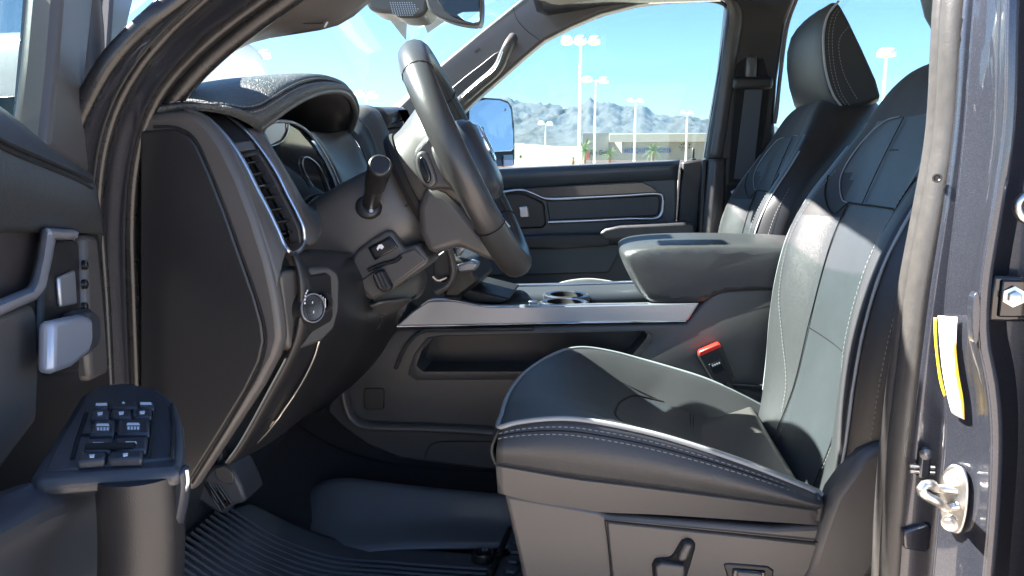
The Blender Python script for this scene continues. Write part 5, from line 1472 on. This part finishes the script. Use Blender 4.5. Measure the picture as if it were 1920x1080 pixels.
# valance details: raised panel, power seat switches
prism('switch_panel', pl(YN - .0115, [(1137, 978), (1300, 995), (1542, 1020), (1530, 1052), (1494, 1110), (1150, 1110)]), .008, 'plastic', seat, bevel=.003)
tube('panel_seam', pl(YN - .0118, [(1134, 976), (1300, 993), (1546, 1018)]), .0011, 'void', seat, n=20, seg=5)
tube('panel_seam', pl(YN - .0118, [(1134, 976), (1140, 1020), (1148, 1110)]), .0009, 'void', seat, n=10, seg=5)
tube('panel_seam', pl(YN - .0118, [(1546, 1018), (1530, 1056), (1496, 1112)]), .0011, 'void', seat, n=10, seg=5)
prism('switch_well', pl(YN - .0145, [(1222, 1060), (1228, 1048), (1256, 1046), (1262, 1040), (1278, 1014), (1288, 1010), (1298, 1012), (1304, 1020), (1304, 1030), (1288, 1084), (1284, 1100), (1226, 1100)]), .006, 'void', seat, bevel=.003)
prism('seat_switch', pl(YN - .024, [(1272, 1046), (1284, 1020), (1296, 1020), (1298, 1026), (1288, 1052), (1274, 1054)]), .012, 'plastic', seat, bevel=.003, seg=3)
prism('seat_switch', pl(YN - .024, [(1229, 1062), (1240, 1056), (1284, 1062), (1284, 1078), (1280, 1098), (1230, 1092)]), .012, 'plastic', seat, bevel=.003, seg=3)
prism('lumbar_recess', pl(YN - .0135, [(1356, 1058), (1366, 1056), (1440, 1062), (1452, 1070), (1446, 1110), (1372, 1110)]), .005, 'plastic_dark', seat, bevel=.003)
prism('lumbar_switch', pl(YN - .017, [(1374, 1068), (1436, 1072), (1434, 1110), (1374, 1110)]), .006, 'gloss_black', seat, bevel=.002)
prism('switch_rocker', pl(YN - .020, [(1382, 1072), (1430, 1076), (1428, 1100), (1382, 1100)]), .005, 'plastic_grey', seat, bevel=.002)
# recliner cover rising to the backrest
prism('recliner_cover', pl(YN - .016, [(1534, 1000), (1548, 962), (1560, 930), (1590, 888), (1616, 852), (1640, 838), (1690, 826), (1720, 830), (1720, 960), (1620, 1110), (1500, 1110)]), .045, 'plastic', seat, bevel=.012, seg=3)
prism('cushion_end', pl(YN - .012, [(1530, 930), (1540, 928), (1546, 950), (1540, 982), (1528, 980)]), .03, 'leather', seat, bevel=.004)

# backrest: closed rings stacked up the recline
#      z(rel eye) centre x, crest x, half width, back x offset
BR = [(-.50, .300, .285, .235, .10), (-.45, .318, .298, .252, .12), (-.38, .338, .306, .264, .13), (-.30, .352, .309, .270, .13), (-.22, .364, .315, .272, .13), (-.14, .380, .330, .272, .125), (-.08, .395, .350, .270, .12),
      (-.03, .412, .380, .262, .12), (.02, .430, .412, .247, .12), (.06, .446, .436, .228, .125), (.10, .462, .456, .205, .13), (.135, .478, .474, .178, .13), (.158, .494, .492, .145, .115), (.170, .515, .515, .10, .085), (.174, .54, .54, .05, .05)]
NB = 64
Vb = []
keys = catmull([Vector((a, b, c)) for a, b, c, d, e in BR], 4)
keys2 = catmull([Vector((a, d, e)) for a, b, c, d, e in BR], 4)
RB = len(keys)
def ring(z, xc, xb, hw, bo, nb=NB):
    out = []
    nf = nb * 5 // 8
    for k in range(nf):                        # front, far side (-hw) to (+hw)
        t = -1 + 2 * k / (nf - 1)
        a = abs(t)
        bol = max(0, (a - .42) / .40)
        bol = min(1, bol)
        bol = bol * bol * (3 - 2 * bol)
        x = xc - (xc - xb) * bol + .004 * (1 - min(1, a / .42))
        if a > .86:
            q = (a - .86) / .14
            x += (.045 + .2 * (xc - xb)) * (1 - sqrt(max(0, 1 - q * q)))
        out.append(Vector((x, hw * t, CAM.z + z)))
    nb2 = nb - nf
    for k in range(nb2):                       # round the back
        t = (k + 1) / (nb2 + 1)
        a = pi * t
        out.append(Vector((xb + .045 + bo * sin(a) ** .7, hw * cos(a) * (1.0), CAM.z + z - .01 * sin(a))))
    return out
rings = []
for q, q2 in zip(keys, keys2):
    rings.append(ring(q.x, q.y, q.z, q2.y, q2.z))
Vb = [p for r in rings for p in r]
Fb = grid_faces(RB, NB, True)
nf = NB * 5 // 8
fmb = []
for j in range(RB - 1):
    zz = keys[j].x
    for k in range(NB):
        if k >= nf - 1:
            fmb.append(3)
            continue
        t = abs(-1 + 2 * (k + .5) / (nf - 1))
        if zz > .075:
            fmb.append(2)
        elif zz > -.055 + (.05 if t > .5 else 0) - .0 and t < .80:
            fmb.append(1 if t < .62 else 2)
        elif zz > -.115 and t > .40 + (zz + .115) * 1.2 and zz > -.085 and t < .8:
            fmb.append(2)
        elif t < .47:
            fmb.append(1)
        elif t > .9:
            fmb.append(3)
        else:
            fmb.append(0)
Fb += [tuple(range(NB - 1, -1, -1)), tuple(range((RB - 1) * NB, RB * NB))]
fmb += [3, 2]
br = obj('backrest', Vb, Fb, 'leather', seat, smooth=60, mats=['leather', 'leather_smooth', 'suede', 'plastic_dark'], fm=fmb)
def bpt(t, z, lift=.002):
    """point on the front of the backrest: t across (-1 near door .. 1), z relative to the eye"""
    for (a, q), b in zip(zip(keys, keys2), range(RB)):
        pass
    j = min(range(RB - 1), key=lambda i: abs(keys[i].x - z) if keys[i].x <= z else 9)
    f = max(0, min(1, (z - keys[j].x) / max(1e-6, keys[j + 1].x - keys[j].x)))
    k = (t + 1) / 2 * (nf - 1)
    i = max(0, min(nf - 2, int(k)))
    g = k - i
    def at(jj):
        return rings[jj][i].lerp(rings[jj][i + 1], g)
    p = at(j).lerp(at(j + 1), f)
    return p + Vector((-lift, 0, lift * .25))
for sg_ in (-1, 1):
    tube('back_seam', [bpt(sg_ * t, z) for t, z in ((.50, -.46), (.47, -.38), (.45, -.25), (.44, -.12), (.40, -.055))], .0013, 'void', seat, n=40, seg=5)
    dashes('stitching', [[bpt(sg_ * t, z) for t, z in ((.52, -.43), (.56, -.38), (.66, -.30), (.74, -.22), (.78, -.12), (.76, -.05), (.72, .0))]], .0040, .0030, .0006, 'thread', seat)
    tube('back_seam', [bpt(sg_ * t, z) for t, z in ((.40, -.055), (.52, -.075), (.66, -.045), (.78, -.01))], .0012, 'void', seat, n=30, seg=5)
    tube('back_seam', [bpt(sg_ * t, z) for t, z in ((.40, -.055), (.50, -.05), (.62, -.015), (.66, .02), (.62, .06), (.50, .078), (.25, .082))], .0011, 'piping', seat, n=50, seg=5)
    tube('bolster_piping', [bpt(sg_ * .93, z, .003) for z in (-.42, -.36, -.28, -.20, -.12, -.05, .0, .04)], .0021, 'piping', seat, n=50, seg=6)
    dashes('stitching', [[bpt(sg_ * .975, z, .002) + Vector((0, sg_ * .0015, 0)) for z in (-.41, -.34, -.26, -.18, -.10, -.04)]], .0040, .0030, .0006, 'thread', seat)
tube('back_seam', [bpt(t, -.055) for t in (-.40, -.2, 0, .2, .40)], .0014, 'void', seat, n=20, seg=5)
tube('back_seam', [bpt(t, -.27) for t in (-.45, -.2, 0, .2, .45)], .0009, 'void', seat, n=20, seg=5)
tube('back_seam', [bpt(.16, z) for z in (-.055, 0, .05, .08)], .0009, 'void', seat, n=12, seg=5)
for k in range(5):
    c = bpt(.02 + k * .04, .03, .001)
    rbox('embossing', c, (.001, .007, .0022), 'leather', seat, bevel=.0003)

# headrest: side profile carried across, front face bowed
def headrest(dz, dx):
    pf = [(.518, .405), (.500, .400), (.480, .372), (.472, .335), (.473, .295), (.482, .245), (.502, .195), (.528, .163), (.556, .158), (.600, .168), (.632, .184), (.618, .225), (.580, .300), (.545, .365)]
    Vh = []
    ys = (-.166, -.160, -.14, -.08, 0, .08, .14, .160, .166)
    for y in ys:
        s = 1.0 - .10 * max(0, (abs(y) - .150) / .016)
        bow = .012 * (y / .166) ** 2
        cx, cz = .545, .28
        for x, z in pf:
            fx = bow * max(0, min(1, (.53 - x) / .05))
            Vh.append(Vector((cx + (x - cx) * s + fx + dx, y, CAM.z + cz + (z - cz) * s + dz)))
    n = len(pf)
    Fh = grid_faces(len(ys), n, True)
    fmh = []
    for j in range(len(ys) - 1):
        for i in range(n):
            fmh.append(0 if (i < 8 and 0 < i) else 1)
    Fh += [tuple(range(n - 1, -1, -1)), tuple(range((len(ys) - 1) * n, len(ys) * n))]
    fmh += [1, 1]
    h = obj('headrest', Vh, Fh, 'leather_smooth', seat, smooth=50, mats=['leather_smooth', 'suede'], fm=fmh, bevel=.006, seg=3)
    for sy in (-1, 1):
        pts = [Vector((x + .010 + dx, sy * .1645, CAM.z + z + dz)) for x, z in ((.512, .402), (.490, .372), (.483, .335), (.485, .295), (.494, .245), (.512, .197), (.535, .166))]
        tube('headrest_piping', pts, .0028, 'piping', seat, n=40, seg=6)
        dashes('stitching', [[p + Vector((.011, sy * .002, 0)) for p in pts], [p + Vector((.019, sy * .002, 0)) for p in pts]], .0040, .0030, .0006, 'thread', seat)
        dashes('stitching', [[Vector((x + dx, sy * .1675, CAM.z + z + dz)) for x, z in ((.545, .345), (.528, .32), (.530, .28), (.545, .235), (.575, .185))]], .0040, .0030, .0006, 'thread', seat)
        V_, F_ = tube_data([Vector((.565 + dx, sy * .06, CAM.z + .19 + dz)), Vector((.550, sy * .06, CAM.z + .05))], .006, 10)
        obj('headrest_post', V_, F_, 'chrome', seat)
    return h
before = set(o.name for o in bpy.data.objects)
headrest(-.028, -.012)
# passenger seat: the same seat, mirrored across, headrest lower on its posts
def copy_seat(src, dy):
    c = src.copy()
    COL.objects.link(c)
    c.parent = truck
    c.matrix_parent_inverse = src.matrix_parent_inverse.copy()
    c.location = (0, dy, 0)
    c.scale = (1, -1, 1)
    for ch in list(src.children):
        k = ch.copy()
        COL.objects.link(k)
        k.parent = c
        k.matrix_parent_inverse = Matrix.Identity(4)
    return c
s2 = copy_seat(seat, .80)
s2['label'] = 'black leather passenger seat behind the armrest, wedge-shaped headrest in view'
# the driver's own headrest is pulled up a little on its posts
for ch in seat.children:
    if ch.name not in before:
        ch.location = (.020, 0, .078)

# ------------------------------------------------------------------ floor: carpet, toe board, pedals
ZF = .745
crows2 = []
for y in (-.46, -.3, -.1, .08, .20, .26, .30):
    r = []
    for x, z in ((-.98, 1.20), (-.86, 1.06), (-.74, .90), (-.62, .80), (-.48, .752), (-.3, .745), (0, .745), (.4, .745), (1.35, .745)):
        lift = 0 if y < .12 else (.015 if y < .23 else .04 if y < .28 else .07)
        r.append(Vector((x, y, z + lift)))
    crows2.append(r)
sheet('carpet', crows2, 'carpet', truck, thick=.01, sub=2)
sheet('carpet', [[Vector((x, y, z)) for x, z in ((-.98, 1.20), (-.74, .90), (-.48, .752), (0, .745), (1.35, .745))] for y in (.55, .7, 1.12)], 'carpet', truck, thick=.01)
rbox('transmission_tunnel', (-.45, CL, .80), (1.2, .19, .36), 'carpet', truck, bevel=.03)
rbox('firewall', (-1.02, CL, 1.0), (.03, 1.6, .85), 'void', truck, bevel=.005)
rbox('sill_plate', (.0, -.47, .76), (1.0, .10, .04), 'plastic_dark', truck, bevel=.01)
pdl = prism('brake_pedal', pl(-.10, [(398, 876), (420, 872), (438, 884), (452, 912), (462, 940), (448, 946), (436, 948), (420, 966), (404, 960), (366, 936), (376, 900)]), .07, 'rubber_matte', truck, bevel=.006, seg=2)
for k in range(6):
    tube('pedal_rib', pl(-.1015, [(380 + k * 6, 902 + k * 1.5), (414 + k * 4, 958 - k * 3)]), .0018, 'rubber', pdl, n=6, seg=6, smooth_path=False)
V, F = tube_data([P(420, 890, -.06), P(404, 800, -.05), P(420, 700, -.03)], .012, 8)
obj('pedal_arm', V, F, 'plastic_dark', pdl)
prism('pedal_face', pl(-.1025, [(402, 878), (420, 874), (436, 886), (440, 906), (424, 910), (404, 896)]), .004, 'plastic', pdl, bevel=.002)

# floor mat: a deep tray with a ribbed base, lying loose on the carpet
mm = empty('floor_mat', (-.15, 0, ZF + .012))
tag(mm, 'black rubber tray floor mat with ribbed base in the driver footwell', 'floor mat')
zm = ZF + .022
prof_m = [(-.66, .86), (-.56, .80), (-.46, .772), (-.36, zm + .002), (-.25, zm), (.12, zm)]
rows = [[Vector((x, y, z)) for x, z in prof_m] for y in (-.36, -.2, -.05, .04)]
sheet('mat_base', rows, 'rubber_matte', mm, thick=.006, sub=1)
V, F = [], []
YRIB = PZz(621, 1049, zm).y - .006
y = -.34
while y < YRIB:
    path = catmull([Vector((x, y, z + .0065)) for x, z in prof_m[:-1]] + [Vector((-.19, y, zm + .0065))], 4)
    v, f = tube_data(path, .0034, 5)
    o0 = len(V)
    V += v
    F += [tuple(o0 + q for q in ff_) for ff_ in f]
    y += .0155
rb = obj('mat_ribs', V, F, 'rubber_matte', mm, smooth=60)
rb['kind'] = 'stuff'
# raised inner wall of the tray on the console side
wallb = [PZz(u, v, zm + .004) for u, v in ((500, 1010), (547, 1047), (621, 1049), (660, 1042), (745, 1031), (860, 1028), (965, 1028))]
wallt = pl(.185, [(518, 980), (560, 940), (597, 908), (639, 899), (700, 904), (763, 912), (860, 922), (970, 932)])
ruled('mat_wall', [wallb, [a.lerp(b, .5) + Vector((0, .012, -.01)) for a, b in zip(curve(wallb, 20), curve(wallt, 20))], wallt, [p + Vector((0, .014, -.01)) for p in wallt]], 'rubber_mat_lit', mm, n=40, thick=.005, mid=4)
tube('mat_divider', [Vector((-.185, -.34, zm + .006)), Vector((-.185, -.1, zm + .006)), Vector((-.17, .12, zm + .010))], .006, 'rubber', mm, n=16, seg=8)
V, F = [], []
for i in range(9):
    for j in range(13):
        c = Vector((-.15 + i * .030, -.33 + j * .034 + (.017 if i % 2 else 0), zm + .006))
        o0 = len(V)
        for k in range(6):
            a = k * pi / 3
            V.append(c + Vector((.0145 * cos(a), .0145 * sin(a), 0)))
        for k in range(6):
            a = k * pi / 3
            V.append(c + Vector((.012 * cos(a), .012 * sin(a), .004)))
        F.append(tuple(range(o0 + 6, o0 + 12)))
        F += [(o0 + k, o0 + (k + 1) % 6, o0 + 6 + (k + 1) % 6, o0 + 6 + k) for k in range(6)]
hx = obj('mat_hexagons', V, F, 'rubber_matte', mm, smooth=0)
hx['kind'] = 'stuff'
pc_ = PZz(906, 1040, zm + .012)
lathe('mat_anchor', pc_, (0, 0, 1), [(-.012, .022), (.004, .020), (.006, .016), (.002, .013), (-.006, .012)], 'rubber', mm, seg=24)
# ------------------------------------------------------------------ the air: one even box of haze round everything
HZ = 5200.0
hm = bpy.data.materials.new('haze')
hm.use_nodes = True
hn = hm.node_tree
hn.nodes.remove(hn.nodes["Principled BSDF"])
pv = hn.nodes.new("ShaderNodeVolumePrincipled")
pv.inputs["Color"].default_value = (0.34, 0.62, 1.0, 1)
pv.inputs["Density"].default_value = 4.2e-5
pv.inputs["Anisotropy"].default_value = 0.0
hn.links.new(pv.outputs[0], hn.nodes["Material Output"].inputs["Volume"])
MATS['haze'] = hm
ztop = 560.0
hz = obj('haze', [(x * HZ, y * HZ, z) for z in (-1.0, ztop) for x, y in ((-1, -1), (1, -1), (1, 1), (-1, 1))], [(0, 3, 2, 1), (4, 5, 6, 7), (0, 1, 5, 4), (1, 2, 6, 5), (2, 3, 7, 6), (3, 0, 4, 7)], 'haze', smooth=0)
hz['kind'] = 'stuff'
tag(hz, 'thin pale air that fades the far mountains to blue', 'haze')
